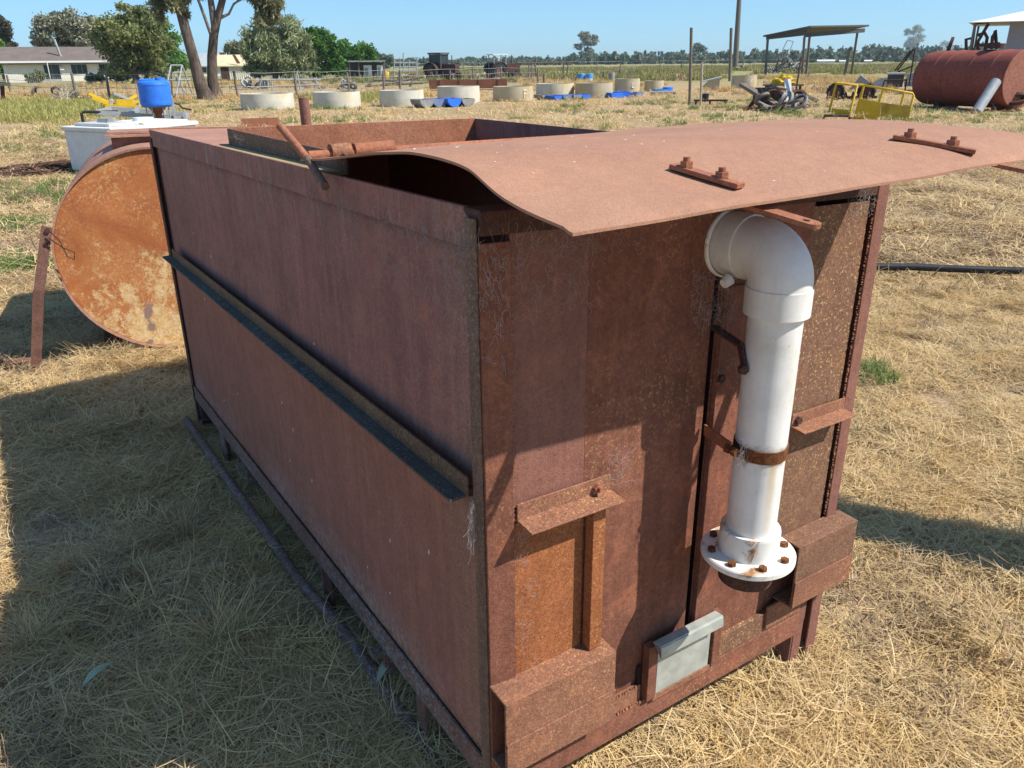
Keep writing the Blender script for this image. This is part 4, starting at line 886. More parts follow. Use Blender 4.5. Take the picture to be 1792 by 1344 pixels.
MB().box(X(1332),X(1332)+.04,.01,1.19,.2,Z(157)).box(X(1372)-.04,X(1372),.01,1.19,.2,Z(157)).build('end_panel', M['dark_rust'], e); MB().box(X(1333),X(1371),.01,1.19,.2,.26).build('floor_plate', M['dark_rust'], e)
wheel(e, X(1338), -.3, .38, .2); wheel(e, X(1368), 1.5, .38, .2)
e, s, X, Z = stand('yellow_bags', 1368, 172, 'yellow crumpled sheeting on top of the scrap heap', 'sheeting')
bm = bmesh.new(); bmesh.ops.create_icosphere(bm, subdivisions=4, radius=1.0)
for v_ in bm.verts:
    n_ = mnoise.noise(v_.co*2.2)*.5+mnoise.noise(v_.co*6)*.25; v_.co = Vector((v_.co.x*.75, v_.co.y*.5, max(-.2,v_.co.z*.38)))*(1+n_)
me = bpy.data.meshes.new('sheet'); bm.to_mesh(me); bm.free(); me.materials.append(M['yellow']); o = bpy.data.objects.new('sheet', me); COL.objects.link(o); o.parent = e; o.location = (0,0,.72); o.scale = (.62,.62,.7)
MB().box(-.9,.9,-.4,.4,.55,.62).build('board', M['wood'], e); MB().box(-.8,-.7,-.3,.3,0,.55).box(.7,.8,-.3,.3,0,.55).build('support', M['dark_rust'], e)
def clutter(name, px, py, w, h, n, mats, label, cat, seed, depth=1.5, rr=.05):
    """heap of bent bars, tubes and plates, welded into one thing: each metal is one part"""
    e, s, X, Z = stand(name, px, py, label, cat); R = random.Random(seed); a = w*s/2; hh = h*s
    for k, mt in enumerate(mats):
        mb = MB()
        for _ in range(n):
            x = R.uniform(-a,a); y = R.uniform(-depth,depth); top = hh*max(.15,(1-abs(x)/a)**.7)
            p = Vector((x,y,R.uniform(0,top*.5))); q = p+Vector((R.uniform(-a*.45,a*.45),R.uniform(-.6,.6),R.uniform(-.2,1)*top*.6)); q.z = max(.03,min(q.z,hh))
            c = R.random()
            if c < .5: mb.tube([p,(p+q)/2+Vector((0,0,R.uniform(-.1,.15))),q],R.uniform(.5,1.2)*rr,6)
            elif c < .8: mb.bar(p,q,R.uniform(.06,.3),R.uniform(.03,.1))
            else: mb.lathe([(R.uniform(.12,.25),-.05),(.3,-.05),(.3,.05),(.2,.05)],Matrix.Translation(p+Vector((0,0,.3)))@Matrix.Rotation(R.uniform(0,3),4,'X')@Matrix.Rotation(R.uniform(0,3),4,'Y'),12)
        tag(mb.build('scrap_metal', M[mt], e), kind='stuff')
    return e
clutter('scrap_heap', 1362, 193, 92, 26, 14, ('dark_rust','wood','rust_far','grey'), 'tangled scrap of bars and wheels under the long beam', 'scrap', 3)
clutter('machinery_heap', 1375, 128, 70, 38, 22, ('grey','silver','dgrey','dark_rust'), 'tall tangle of grey farm machinery below the open shelter', 'machinery', 5, 2.5, .09)
e, s, X, Z = stand('conveyor_frame', 1380, 128, 'thin rectangular frame sticking up from the machinery tangle', 'frame')
for sg in ((1366,90,1372,75),(1372,75,1382,77),(1382,77,1378,92)): MB().tube([(X(sg[0]),0,Z(sg[1])),(X(sg[2]),0,Z(sg[3]))],.05,6).build('rail', M['steel'], e)
MB().tube([(X(1366),0,Z(90)),(X(1368),0,0)],.05,6).build('rail', M['steel'], e)
clutter('implement', 1300, 124, 26, 12, 8, ('wood_pale','dark_rust'), 'low pale implement in the weeds left of the machinery tangle', 'machinery', 8, 1, .08)
e, s, X, Z = stand('steel_hopper', 1247, 158, 'low tan metal hopper with sloping lid near the tall posts', 'hopper')
MB().prof([(X(1229),0),(X(1258),0),(X(1258),Z(138)),(X(1242),Z(140)),(X(1229),Z(152))],'y',0,1.4).build('body', M['conc_tan'], e); MB().bar((X(1228),.7,Z(144)),(X(1261),.7,Z(136.5)),1.6,.06,(0,0,1)).build('lid', M['silver'], e)
e, s, X, Z = stand('black_bucket', 1233, 179, 'black bucket standing by the short pale post', 'bucket')
r = 7*s; MB().lathe([(r*.8,0),(r,14*s),(r-.02,14*s),(r*.78,.03),(0,.03)],None,20).build('body', M['black'], e); MB().tube([(r*math.cos(a),0,14*s+.0+.25*r*math.sin(a)) for a in np.linspace(0,math.pi,9)],.012,5).build('handle', M['steel'], e)
e, s, X, Z = stand('low_bench', 1240, 184, 'low dark steel ramp on the ground by the bucket', 'ramp')
MB().box(X(1214),X(1272),.1,.5,.14,.2).build('deck', M['dark_rust'], e)
for x in (1216,1240,1266): MB().box(X(x),X(x)+.08,.1,.5,0,.138).build('foot', M['dark_rust'], e)
# ---------------------------------------------------------------- yellow platform, big red tank and grey metal on the right
e, s, X, Z = stand('yellow_platform', 1520, 209, 'bent yellow steel platform with handrails, just beyond the lid', 'platform', yaw=.0)
def T3(pts, r=.035): return MB().tube([(X(x,y),d,Z(y)) for x,y,d in pts], r, 8)
T3([(1455,198,0),(1468,150,0),(1502,153,0),(1488,205,0)]).build('handrail', M['yellow'], e)
T3([(1497,207,.1),(1512,153,.1),(1590,167,.6),(1592,171,.6),(1586,196,.6)]).build('handrail', M['yellow'], e)
T3([(1468,150,0),(1512,153,.1)]).build('handrail', M['yellow'], e)
T3([(1543,161,.3),(1536,184,.3)]).build('handrail', M['yellow'], e); T3([(1577,165,.5),(1571,190,.5)]).build('handrail', M['yellow'], e)
T3([(1512,153,1.0),(1505,182,1.0)]).build('handrail', M['yellow_worn'], e)
MB().prof([(X(1458),Z(201)),(X(1487),Z(204)),(X(1488,194),Z(194)),(X(1460,191),Z(191))],'y',-.02,.02).build('toe_board', M['yellow'], e)
MB().prof([(X(1497),Z(209)),(X(1538),Z(208)),(X(1540,181),Z(181)),(X(1506,175),Z(175))],'y',.06,.10).build('side_plate', M['yellow'], e)
MB().prof([(X(1538.5),Z(208)),(X(1584),Z(208)),(X(1587,188),Z(188)),(X(1540.5,181),Z(181))],'y',.06,.10).build('side_plate', M['yellow_worn'], e)
MB().box(X(1447),X(1490),-.5,-.05,Z(204),Z(201)).build('step_tread', M['dark_rust'], e); MB().bar((X(1449),-.45,Z(204)),(X(1446),-.45,0),.06).bar((X(1489),-.45,Z(204)),(X(1489),-.45,0),.06).build('step_leg', M['dark_rust'], e)
MB().box(X(1490),X(1590),.12,1.1,Z(209),Z(206)).build('deck', M['yellow_worn'], e)
# red tank lying on the ground
g0 = G(1776,195); sR = mpp(g0); rR = 48*sR
tk = empty('red_fuel_tank', g0, 0, 'big cylindrical tank in red oxide rust lying on the ground at right', 'tank')
phi = math.radians(112); axd = Vector((math.cos(phi), math.sin(phi), 0)); LR = 3.4
Mt = Matrix.Translation((0,0,rR+.08)) @ Matrix.Rotation(phi,4,'Z') @ Matrix.Rotation(math.pi/2,4,'Y')
MB().lathe([(rR,0),(rR,LR)],Mt,56).lathe([(rR,LR),(rR*.96,LR+.2),(0,LR+.3)],Mt,56).build('shell', M['rust_red'], tk)
MB().lathe([(rR*1.005,-.02),(rR*.985,-.05),(0,-.06)],Mt,56).build('end_disc', M['red_end'], tk)
for f in (.18,.42,.70,.84): MB().lathe([(rR,LR*f-.05),(rR*1.018,LR*f-.03),(rR*1.018,LR*f+.03),(rR,LR*f+.05)],Mt,56).build('hoop', M['rust_red'], tk)
MB().lathe([(.28,-rR-.05),(.28,-rR-.2),(0,-rR-.2)],Mt@Matrix.Translation((0,0,LR*.35))@Matrix.Rotation(-math.pi/2,4,'Y')@Matrix.Scale(-1,4,(0,0,1)),16).build('manhole', M['dark_rust'], tk)
for f in (.12,.8):
    c = Mt @ Vector((0,0,LR*f)); MB().box(-.5,.5,-.1,.1,0,.5).warp(lambda x,y,z: (c.x+x*-axd.y+y*axd.x, c.y+x*axd.x+y*axd.y, z)).build('cradle', M['dark_rust'], tk)
clutter('rusty_bracket', 1772, 195, 22, 16, 6, ('dark_rust',), 'twisted rusty bracket on the ground before the red tank end', 'scrap', 12, .4, .05)
clutter('scrap_on_tank', 1690, 190, 22, 8, 8, ('dark_rust',), 'dark rusty scrap lying along the top of the red tank', 'scrap', 14, .3, .04).location += Vector((0,1.6,rR*2-.05))
a, b = G(1708,199)+Vector((0,0,.05)), G(1732,197)+Vector((0,0,.95))
o = MB().tube([(0,0,0),b-a],.16,16).build('leaning_pipe', M['steel'], None); o.location = a; tag(o, 'short grey pipe propped against the red tank', 'pipe')
e, s, X, Z = stand('rusty_loader_frame', 1710, 165, 'rusty curved loader arms rising between red tank and grey hut', 'loader frame')
for sg in ([(1700,165),(1702,90),(1708,52),(1732,48)],[(1712,165),(1712,80),(1728,52)],[(1712,70),(1722,66),(1726,74),(1722,95)],[(1732,92),(1734,72),(1738,63),(1740,92)],[(1694,96),(1694,76),(1706,74)],[(1708,86),(1745,84)]):
    MB().tube([(X(x,y),0.1*i,Z(y)) for i,(x,y) in enumerate(sg)],.075,8).build('arm', M['dark_rust'], e)
e, s, X, Z = stand('silver_seeder', 1580, 160, 'silver sheet metal seeder box standing behind the yellow platform', 'machinery')
MB().box(X(1552),X(1578),0,1.2,Z(153),Z(133)).build('hopper', M['dgrey'], e); MB().box(X(1580),X(1610),.1,1.0,Z(152),Z(144)).build('tray', M['silver'], e)
MB().prof([(X(1580),Z(143)),(X(1612),Z(140)),(X(1612),Z(126)),(X(1584),Z(131))],'y',.1,.9).build('cover', M['silver'], e); MB().box(X(1550),X(1580),-.1,1.3,Z(132.5),Z(130)).build('lid', M['silver'], e)
for x0,y0,x1,y1 in ((1545,160,1548,143),(1583,165,1583,140),(1547,142,1583,141),(1567,128,1590,118),(1562,126,1582,94),(1566,126,1586,92),(1588,150,1588,90)): MB().tube([(X(x0),-.3,Z(y0)),(X(x1),-.3,Z(y1))],.04,6).build('bar', M['dark_rust'], e)
for x in (1556,1604): MB().box(X(x),X(x)+.08,.2,.9,0,Z(152)).build('leg', M['dark_rust'], e)
e, s, X, Z = stand('grey_sheet', 1530, 158, 'pale grey sheet of tin lying tilted behind the yellow platform', 'sheet')
MB().prof([(X(1508),.05),(X(1550),.05),(X(1553),Z(138)),(X(1538),Z(138))],'y',.0,.06).build('sheet', M['silver'], e); MB().bar((X(1545),.3,Z(145)),(X(1548),.9,0),.06).build('prop', M['wood'], e)
e, s, X, Z = stand('plough', 1490, 176, 'dark plough with a grey folded cover left of the yellow platform', 'plough')
MB().add([(X(1482),-.1,Z(160)),(X(1500),-.2,Z(135)),(X(1516),-.1,Z(147)),(X(1500),.7,Z(150)),(X(1500),.5,Z(134))],[(0,1,2),(0,3,4,1),(1,4,2),(2,4,3),(0,2,3)]).build('cover', M['wall_grey'], e)
MB().bar((X(1448),0,Z(172)),(X(1530),0,Z(170)),.14,.12).build('beam', M['dark_rust'], e)
for k,x in enumerate((1455,1470,1482,1494,1506,1520)): MB().tube([(X(x),0,Z(171)),(X(x-3),-.1,Z(162)),(X(x-5),-.15,Z(172)),(X(x-3),-.2,.0)],.04,6).build('tine', M['dark_rust'], e)
wheel(e, X(1462), .3, .35, .15); wheel(e, X(1512), .3, .35, .15)
# black poly pipe lying on the dry grass
o = MB().tube([tuple(G(x,y,.075)) for x,y in ((1500,466),(1540,467),(1600,467),(1660,470),(1720,472),(1792,474),(1900,482),(2100,500))],.030,10).build('poly_pipe', M['black'], None); tag(o, 'black plastic water pipe lying across the grass at right', 'pipe')
# ---------------------------------------------------------------- left: round tank, vat, machinery with blue tub
aC = math.radians(23); axC = Vector((-math.sin(aC), math.cos(aC), 0)); e1 = Vector((axC.y,-axC.x,0))
rt = empty('round_tank', (-2.05,4.70,0), aC, 'rusty round tank lying on its side with orange and cream end disc', 'tank')
rC, LC, zC = .60, 1.35, .655
Mc = Matrix.Translation((0,0,zC)) @ Matrix.Rotation(-math.pi/2,4,'X')
mb = MB().lathe([(rC-.012,-.0),(rC-.012,-.012),(rC,-.014),(rC,LC),(rC-.02,LC+.01),(0,LC+.012)],Mc,96); mb.build('shell', M['deck'], rt)
mb = MB(); rings = 22; K = 96; vs = [(0,.0,zC)]
for j in range(1,rings+1):
    for k in range(K):
        r = (rC-.013)*j/rings; a = 2*math.pi*k/K; x, z = r*math.cos(a), r*math.sin(a)
        vs.append((x, .012*mnoise.noise(Vector((x*2.4,z*2.4,1)))*(1-(j/rings)**4)+.004, zC+z))
fs = [(0,1+k,1+(k+1)%K) for k in range(K)]+[(1+(j-1)*K+k,1+j*K+k,1+j*K+(k+1)%K,1+(j-1)*K+(k+1)%K) for j in range(1,rings) for k in range(K)]
o = mb.add([(x,y,z-zC) for x,y,z in vs],fs,True).build('end_disc', M['end'], rt); o.location.z = zC; tag(o,'end disc of orange rust with worn cream paint')
zh = zC+rC+.035
hb = MB().box(-.20,.34,.30,.32,zh-.14,zh).box(-.20,.34,.72,.74,zh-.14,zh).box(-.20,-.18,.321,.719,zh-.14,zh).box(.32,.34,.321,.719,zh-.14,zh).build('hatch_collar', M['skin'], rt)
MB().box(-.23,.37,.55,.80,zh+.002,zh+.014).box(-.23,.37,.26,.30,zh+.002,zh+.016).build('hatch_lid', M['deck'], rt)
fl_ = MB()
P0, P1, P2 = Vector((-.588,-.05,.86)), Vector((-.700,-.06,.50)), Vector((-.83,.0,-.02))
fl_.bar(P0,P1,.055,.008,(0,1,0)).bar(P1+Vector((0,-.001,.012)),P2,.055,.008,(0,1,0)).build('strap_leg', M['skin'], rt)
MB().tube([P0+Vector((.01,-.03,-.02)),P0+Vector((.05,-.03,-.08)),P0+Vector((.07,-.03,-.17)),P0+Vector((.10,-.03,-.19)),P0+Vector((.11,-.03,-.15)),P0+Vector((.06,-.03,-.12)),P0+Vector((.0,-.03,-.06))],.004,6).build('wire_loop', M['dark_rust'], rt)
MB().hexnut(P0+Vector((0,-.006,-.02)),(0,-1,0),.014,.01).build('bolt', M['dark_rust'], rt)
MB().hexnut(P0+Vector((-.02,-.006,-.09)),(0,-1,0),.012,.01).build('bolt', M['dark_rust'], rt)
for x in (-.35,.4): MB().prof([(x-.12,0),(x+.12,0),(x+.08,zC-rC+.16),(x-.08,zC-rC+.16)],'y',.25,LC-.2).build('cradle', M['dark_rust'], rt)
sk = MB().tube([tuple(G(x,y,.02)) for x,y in ((-60,640),(20,636),(70,632))],.03,8).tube([tuple(G(x,y,.02)) for x,y in ((208,634),(250,631),(300,624),(330,621))],.03,8).build('skid_bar', M['skin'], None); tag(sk,'rusty bar half buried in straw at the foot of the round tank','bar')
# white vat
e, s, X, Z = stand('white_vat', 195, 305, 'old white box shaped vat with loose lids behind the round tank', 'vat', yaw=.65)
w_, d_, h_ = 1.75, 1.15, .70
e.location += Vector((.22,.6,0))
MB().prof([(-w_/2,0),(w_/2,0),(w_/2,h_),(-w_/2,h_)],'y',-d_/2,d_/2).build('body', M['white'], e, .02)
MB().box(-w_/2-.03,w_/2+.03,-d_/2-.03,d_/2+.03,h_+.002,h_+.07).build('rim', M['white'], e, .015)
MB().box(-w_/2+.1,-.2,-d_/2+.15,d_/2-.15,h_+.072,h_+.12).build('lid', M['silver'], e, .01); MB().box(-.15,w_/2-.08,-d_/2+.1,d_/2-.1,h_+.072,h_+.10).build('lid', M['white'], e, .01)
MB().lathe([(0,h_+.16),(.16,h_+.155),(.18,h_+.1)],Matrix.Translation((.25,.0,0)),20).build('cap', M['white'], e); MB().prof([(-.55,h_+.12),(-.35,h_+.12),(-.38,h_+.2),(-.52,h_+.18)],'y',-.1,.15).build('block', M['grey'], e)
for x,y in ((-.75,-.45),(.75,-.45),(.75,.45),(-.75,.45)): MB().box(x-.05,x+.05,y-.05,y+.05,-.03,-.001).build('foot', M['dgrey'], e)
# grey steel chassis with the yellow implement and the blue tub
e, s, X, Z = stand('steel_chassis', 250, 222, 'grey galvanised steel chassis lying behind the white vat', 'chassis')
MB().bar((X(180),.2,Z(196)),(X(322),-.1,Z(211)),.14,.12).build('rail', M['steel'], e); MB().bar((X(200),1.2,Z(193)),(X(330),.9,Z(206)),.14,.12).build('rail', M['steel'], e)
for f in (0,.35,.7,1): MB().bar(Vector((X(182),.25,Z(196))).lerp(Vector((X(320),-.05,Z(211))),f),Vector((X(202),1.15,Z(193))).lerp(Vector((X(328),.85,Z(206))),f),.1,.1).build('cross_bar', M['steel'], e)
for x,y in ((302,183),(318,200)): MB().box(X(x),X(x)+.08,-.2,-.12,0,Z(y)).build('upright', M['steel'], e)
MB().tube([(X(158),.1,0),(X(158),.1,Z(198)),(X(162),.1,Z(195)),(X(215),.2,Z(196))],.04,8).build('bent_bar', M['black'], e)
for x,d in ((190,.2),(300,.0)): MB().box(X(x),X(x)+.1,d,d+.1,0,Z(205)).build('stand', M['dgrey'], e)
e, s, X, Z = stand('yellow_implement', 215, 206, 'yellow steel farm implement with crossing arms beside the blue tub', 'implement')
for sg,m_ in (((168,165,205,185),'yellow'),((172,172,212,190),'yellow'),((210,188,243,170),'yellow'),((208,190,245,180),'yellow'),((190,186,240,187),'yellow'),((207,165,245,184),'steel'),((203,176,192,206),'silver'),((188,190,200,180),'yellow'),((205,206,248,186),'wood_pale'),((186,203,196,186),'yellow')):
    MB().bar((X(sg[0]),.1*random.random(),Z(sg[1])),(X(sg[2]),.5*random.random(),Z(sg[3])),.11,.09).build('arm', M[m_], e)
MB().box(X(210),X(236),.1,.5,Z(189),Z(176)).build('gear_case', M['yellow'], e); MB().tube([(X(190),.3,0),(X(190),.3,Z(199))],.13,12).build('wheel_hub', M['yellow'], e); MB().bar((X(236),.4,0),(X(236),.4,Z(188)),.08).build('leg', M['steel'], e)
e, s, X, Z = stand('blue_tub', 281, 222, 'bright blue plastic hopper tub standing on a rusty funnel with thin legs', 'tub'); r = 26*s
zb, zt = Z(189), Z(149)
mb = MB().lathe([(0,zb),(r*.86,zb),(r*.98,zb+.06),(r,zb+.12),(r,zt-.10),(r*1.02,zt-.06),(r*.98,zt),(r*.8,zt+.05),(0,zt+.06)],None,40); mb.build('tank_body', M['blue'], e)
MB().lathe([(0,zt+.13),(r*.3,zt+.12),(r*.34,zt+.02)],Matrix.Translation((r*.45,0,0)),20).build('filler_cap', M['blue'], e); MB().box(-r*.85,r*.1,-r*.3,r*.3,zt+.03,zt+.10).build('moulded_top', M['blue'], e, .03)
MB().lathe([(r*.55,zb-.01),(r*.2,zb-.22),(r*.12,zb-.5),(0,zb-.5)],None,20).build('funnel', M['rust_far'], e)
for a in range(6): MB().tube([(r*.7*math.cos(a*1.05),r*.7*math.sin(a*1.05),zb),(r*.7*math.cos(a*1.05),r*.7*math.sin(a*1.05),-.02)],.018,6).build('leg', M['steel'], e)
e, s, X, Z = stand('steel_stand', 304, 212, 'thin steel stand with a drooping hose right of the blue tub', 'stand')
MB().box(X(302),X(305),-.03,.03,0,Z(183)).build('upright', M['steel'], e); MB().box(X(299),X(308),-.05,.05,Z(184),Z(180)).build('head', M['dgrey'], e)
MB().tube([(X(306),0,Z(182)),(X(316),0,Z(184)),(X(322),0,Z(191)),(X(336),0,Z(194))],.03,8).build('hose', M['black'], e)
# scrap rods, brush pile, bench
e, s, X, Z = stand('scrap_rods', 95, 304, 'flat heap of rusty rods and chain lying on the dry grass', 'scrap'); mb = MB(); R = random.Random(9)
for _ in range(190):
    x, y = R.uniform(-.95,.75), R.uniform(-.35,1.25); th = R.gauss(.1,.5); L = R.uniform(.12,.5); z = R.uniform(.01,.10)*(1-abs(x)/1.2)
    d = Vector((math.cos(th),math.sin(th),R.uniform(-.1,.2)))*L/2; p = Vector((x+.2*y,y,z+.02)); mb.tube([p-d,p+Vector((0,0,R.uniform(0,.03))),p+d],R.uniform(.008,.02),6)
tag(mb.build('rod', M['dark_rust'], e), kind='stuff')
e, s, X, Z = stand('brush_pile', 115, 176, 'heap of dead brushwood and thin branches by the left fence', 'brushwood'); mb = MB()
for _ in range(150):
    x = R.gauss(0,.45)*26*s; y = R.gauss(0,.5); h = max(.1,28*s*(1-abs(x)/(32*s))*R.uniform(.3,1)); q = Vector((x*.7+R.uniform(-.4,.6),y*.6+R.uniform(-.3,.3),h)); mb.tube([(x,y,.02),((x+q.x)/2,(y+q.y)/2,h*.6),q],[.03,.02,.008],5,False)
tag(mb.build('branch', M['wood_pale'], e), kind='stuff')
e, s, X, Z = stand('dark_bench', 8, 178, 'dark flat bench or trough on two legs at the left edge', 'bench')
MB().box(X(-20),X(23),-.4,.4,Z(152),Z(147)).build('top', M['dgrey'], e)
for x in (-12,8): MB().bar((X(x-2),0,0),(X(x+2),0,Z(152)),.2,.2).build('leg', M['dark_rust'], e)
clutter('steel_crate', 607, 160, 26, 16, 12, ('dgrey','grey'), 'dark netted crate of junk left of the yard rails', 'crate', 17, .8, .04)
clutter('junk_row', 600, 146, 70, 12, 14, ('rust_far','wood','grey'), 'low row of rusty and grey junk before the green trees', 'scrap', 19, 1.5, .06)
clutter('junk_row', 715, 143, 60, 9, 10, ('silver','wood_pale','rust_far'), 'pale row of sheets and pipes left of the dark tractor', 'scrap', 23, 1.5, .06)
clutter('junk_row', 850, 142, 70, 11, 12, ('wood_pale','rust_far','dark_rust'), 'rusty bits and pale timbers between the two tractors', 'scrap', 25, 1.5, .06)
clutter('junk_row', 60, 170, 70, 6, 8, ('wood','dark_rust'), 'low litter of dark timbers on the grass before the house', 'scrap', 27, 1.0, .05)
clutter('wire_coils', 440, 156, 60, 14, 16, ('steel','grey','dgrey'), 'grey coils of old wire and pipe under the cream shed', 'scrap', 31, 1.2, .035)
# added leaning beam, unseen past the right edge, shaped to cast the grass shadow
o = MB().bar((0,0,0),(-.5,.48,1.5),.28,.16,(0,0,1)).build('shadow_post', M['wood'], None); o.location = (3.0,1.95,-.02); tag(o,'added unseen post outside the right edge, shaped to throw a shadow','post')
# ---------------------------------------------------------------- grass
STORE = bpy.data.collections.new('grass_tufts')
def tuft(name, mat, n, L, w, rad, pitch, seed, flat=.0, seg=4, clump=None):
    R = np.random.default_rng(seed); V = []; Fq = []; S = []
    az0 = R.uniform(0,6.28)
    for i in range(n):
        a = R.uniform(0,6.28) if not clump else R.normal(az0, clump)
        r = rad*math.sqrt(R.random()); b = R.uniform(0,6.28); p = np.array([r*math.cos(b), r*math.sin(b), R.uniform(-.004,.012)*(1 if flat else .3)])
        l = L*R.uniform(.45,1.25); th = R.normal(pitch[0], pitch[1]); cu = R.normal(-.9,.5)*(.6 if flat else 1); tw = R.normal(0,1.0)
        sh = float(np.clip(R.normal(.5,.26),0,1)); base = len(V)
        for k in range(seg+1):
            d = np.array([math.cos(a)*math.cos(th), math.sin(a)*math.cos(th), math.sin(th)])
            sd = np.array([-math.sin(a),math.cos(a),.25*math.sin(tw)]); ww = w*(1-.75*(k/seg)**2)/2
            V.append(p-sd*ww); V.append(p+sd*ww); S += [sh,sh]
            p = p+d*l/seg; p[2] = max(p[2], .002+.006*R.random()); th += cu/seg; a += tw/seg
            if k < seg: Fq.append((base+2*k,base+2*k+1,base+2*k+3,base+2*k+2))
    me = bpy.data.meshes.new(name); me.from_pydata([tuple(v) for v in V],[],Fq); at = me.attributes.new('shade','FLOAT','POINT'); at.data.foreach_set('value', np.array(S,np.float32))
    me.materials.append(mat); return bpy.data.objects.new(name, me)
def scatter(name, tufts, P, scale, rz, tiltamp=.15):
    """instances the tufts on a cloud of points"""
    c = bpy.data.collections.new(name+'_source')
    for t in tufts: c.objects.link(t)
    n = len(P); me = bpy.data.meshes.new(name); me.vertices.add(n); me.vertices.foreach_set('co', np.asarray(P,np.float32).ravel())
    rot = np.stack([RNG.normal(0,tiltamp,n), RNG.normal(0,tiltamp,n), rz],1).astype(np.float32)
    a = me.attributes.new('rot','FLOAT_VECTOR','POINT'); a.data.foreach_set('vector', rot.ravel()); b = me.attributes.new('size','FLOAT','POINT'); b.data.foreach_set('value', np.asarray(scale,np.float32))
    o = bpy.data.objects.new(name, me); COL.objects.link(o)
    ng = bpy.data.node_groups.new(name,'GeometryNodeTree'); ng.interface.new_socket('Geometry',in_out='INPUT',socket_type='NodeSocketGeometry'); ng.interface.new_socket('Geometry',in_out='OUTPUT',socket_type='NodeSocketGeometry')
    N = ng.nodes; gi = N.new('NodeGroupInput'); go = N.new('NodeGroupOutput'); ip = N.new('GeometryNodeInstanceOnPoints'); ci = N.new('GeometryNodeCollectionInfo')
    ci.inputs['Collection'].default_value = c; ci.inputs['Separate Children'].default_value = True; ci.inputs['Reset Children'].default_value = True
    ar = N.new('GeometryNodeInputNamedAttribute'); ar.data_type = 'FLOAT_VECTOR'; ar.inputs['Name'].default_value = 'rot'; asz = N.new('GeometryNodeInputNamedAttribute'); asz.data_type = 'FLOAT'; asz.inputs['Name'].default_value = 'size'
    ip.inputs['Pick Instance'].default_value = True
    L = ng.links.new; L(gi.outputs[0],ip.inputs['Points']); L(ci.outputs[0],ip.inputs['Instance']); L(ar.outputs['Attribute'],ip.inputs['Rotation']); L(asz.outputs['Attribute'],ip.inputs['Scale']); L(ip.outputs[0],go.inputs[0])
    m = o.modifiers.new('scatter','NODES'); m.node_group = ng; tag(o, kind='stuff'); return o
def inside_tank(x, y):
    dx, dy = x+.05, y-1.313; a = dx*.8366+dy*.5479; b = -dx*.5479+dy*.8366
    return (a > -.015) & (a < 1.08) & (b > .03) & (b < 2.75)
def pts(n, x0, x1, y0, y1, dens=None, avoid=True):
    x = RNG.uniform(x0,x1,n); y = RNG.uniform(y0,y1,n); k = np.ones(n,bool)
    if avoid: k &= ~inside_tank(x,y)
    k &= np.abs(x) < 1.0+y*.80          # only where the view can reach
    if dens is not None: k &= RNG.random(n) < np.array([dens(a,b) for a,b in zip(x,y)])
    x, y = x[k], y[k]; z = np.array([gz(a,b) for a,b in zip(x,y)])
    return np.stack([x,y,z],1)
def nz(x, y, f, o=0): return mnoise.noise(Vector((x*f, y*f, o)))
mats_near = M['straw']
lay = [tuft('straw_tuft', M['straw'], 150, .115, .0025, .14, (.10,.18), 100+i, .5, 4, 1.2) for i in range(7)] + [tuft('straw_tuft', M['straw_gold'], 110, .11, .0024, .14, (.12,.18), 120+i, .5, 4) for i in range(3)]
P = pts(19000, -5.5, 5.8, .25, 6.8, lambda a,b: np.clip(.70+1.3*nz(a,b,1.7,3)+.8*nz(a,b,4.5,6),.08,1))
flow = np.array([2.6+1.6*nz(a,b,.9,1)+1.2*nz(a,b,2.6,4) for a,b,_ in P])
scatter('dry_grass', lay, P, RNG.uniform(.7,1.25,len(P)), flow+RNG.normal(0,.95,len(P)), .14)
brown = [tuft('weed_tuft', M['straw_brown'], 70, .10, .004, .10, (.35,.35), 140+i, .5, 4) for i in range(4)]
P = pts(5200, -6, 7, .25, 7.5, lambda a,b: np.clip(.28+1.6*nz(a,b,1.1,7),0,1)); scatter('dead_weeds', brown, P, RNG.uniform(.5,1.2,len(P)), RNG.uniform(0,6.28,len(P)), .15)
up = [tuft('loose_straw', M['straw'], 22, .17, .0022, .10, (.35,.3), 160+i, 0, 5, 1.0) for i in range(6)]
P = pts(2600, -5.5, 6, .25, 7, lambda a,b: np.clip(.15+1.5*nz(a,b,1.4,2),0,1)); scatter('loose_straw', up, P, RNG.uniform(.5,1.2,len(P)), RNG.uniform(0,6.28,len(P)), .2)
# tufts drooping beside the tank in the shade
big = [tuft('grass_clump', M['straw'], 220, .24, .0026, .06, (.75,.4), 180+i, 0, 6) for i in range(3)]
BP = [G(395,1118),G(690,1262),G(470,905),G(120,1000),G(250,1010),G(60,1120),G(330,930)]
scatter('grass_clump', big, [(p.x,p.y,-.01) for p in BP], [.95,.6,.6,.6,.6,.7,.6], RNG.uniform(0,6.28,len(BP)), .1)
# straw heaps at the foot of the round tank
P = np.array([(lambda p: (p.x+RNG.normal(0,.05),p.y+RNG.normal(0,.04),RNG.uniform(0,.05)))(G(RNG.normal(250,40),RNG.normal(640,6))) for _ in range(70)]); scatter('straw_heap', lay[:5], P, RNG.uniform(.6,1.0,len(P)), RNG.uniform(0,6.28,len(P)), .35)
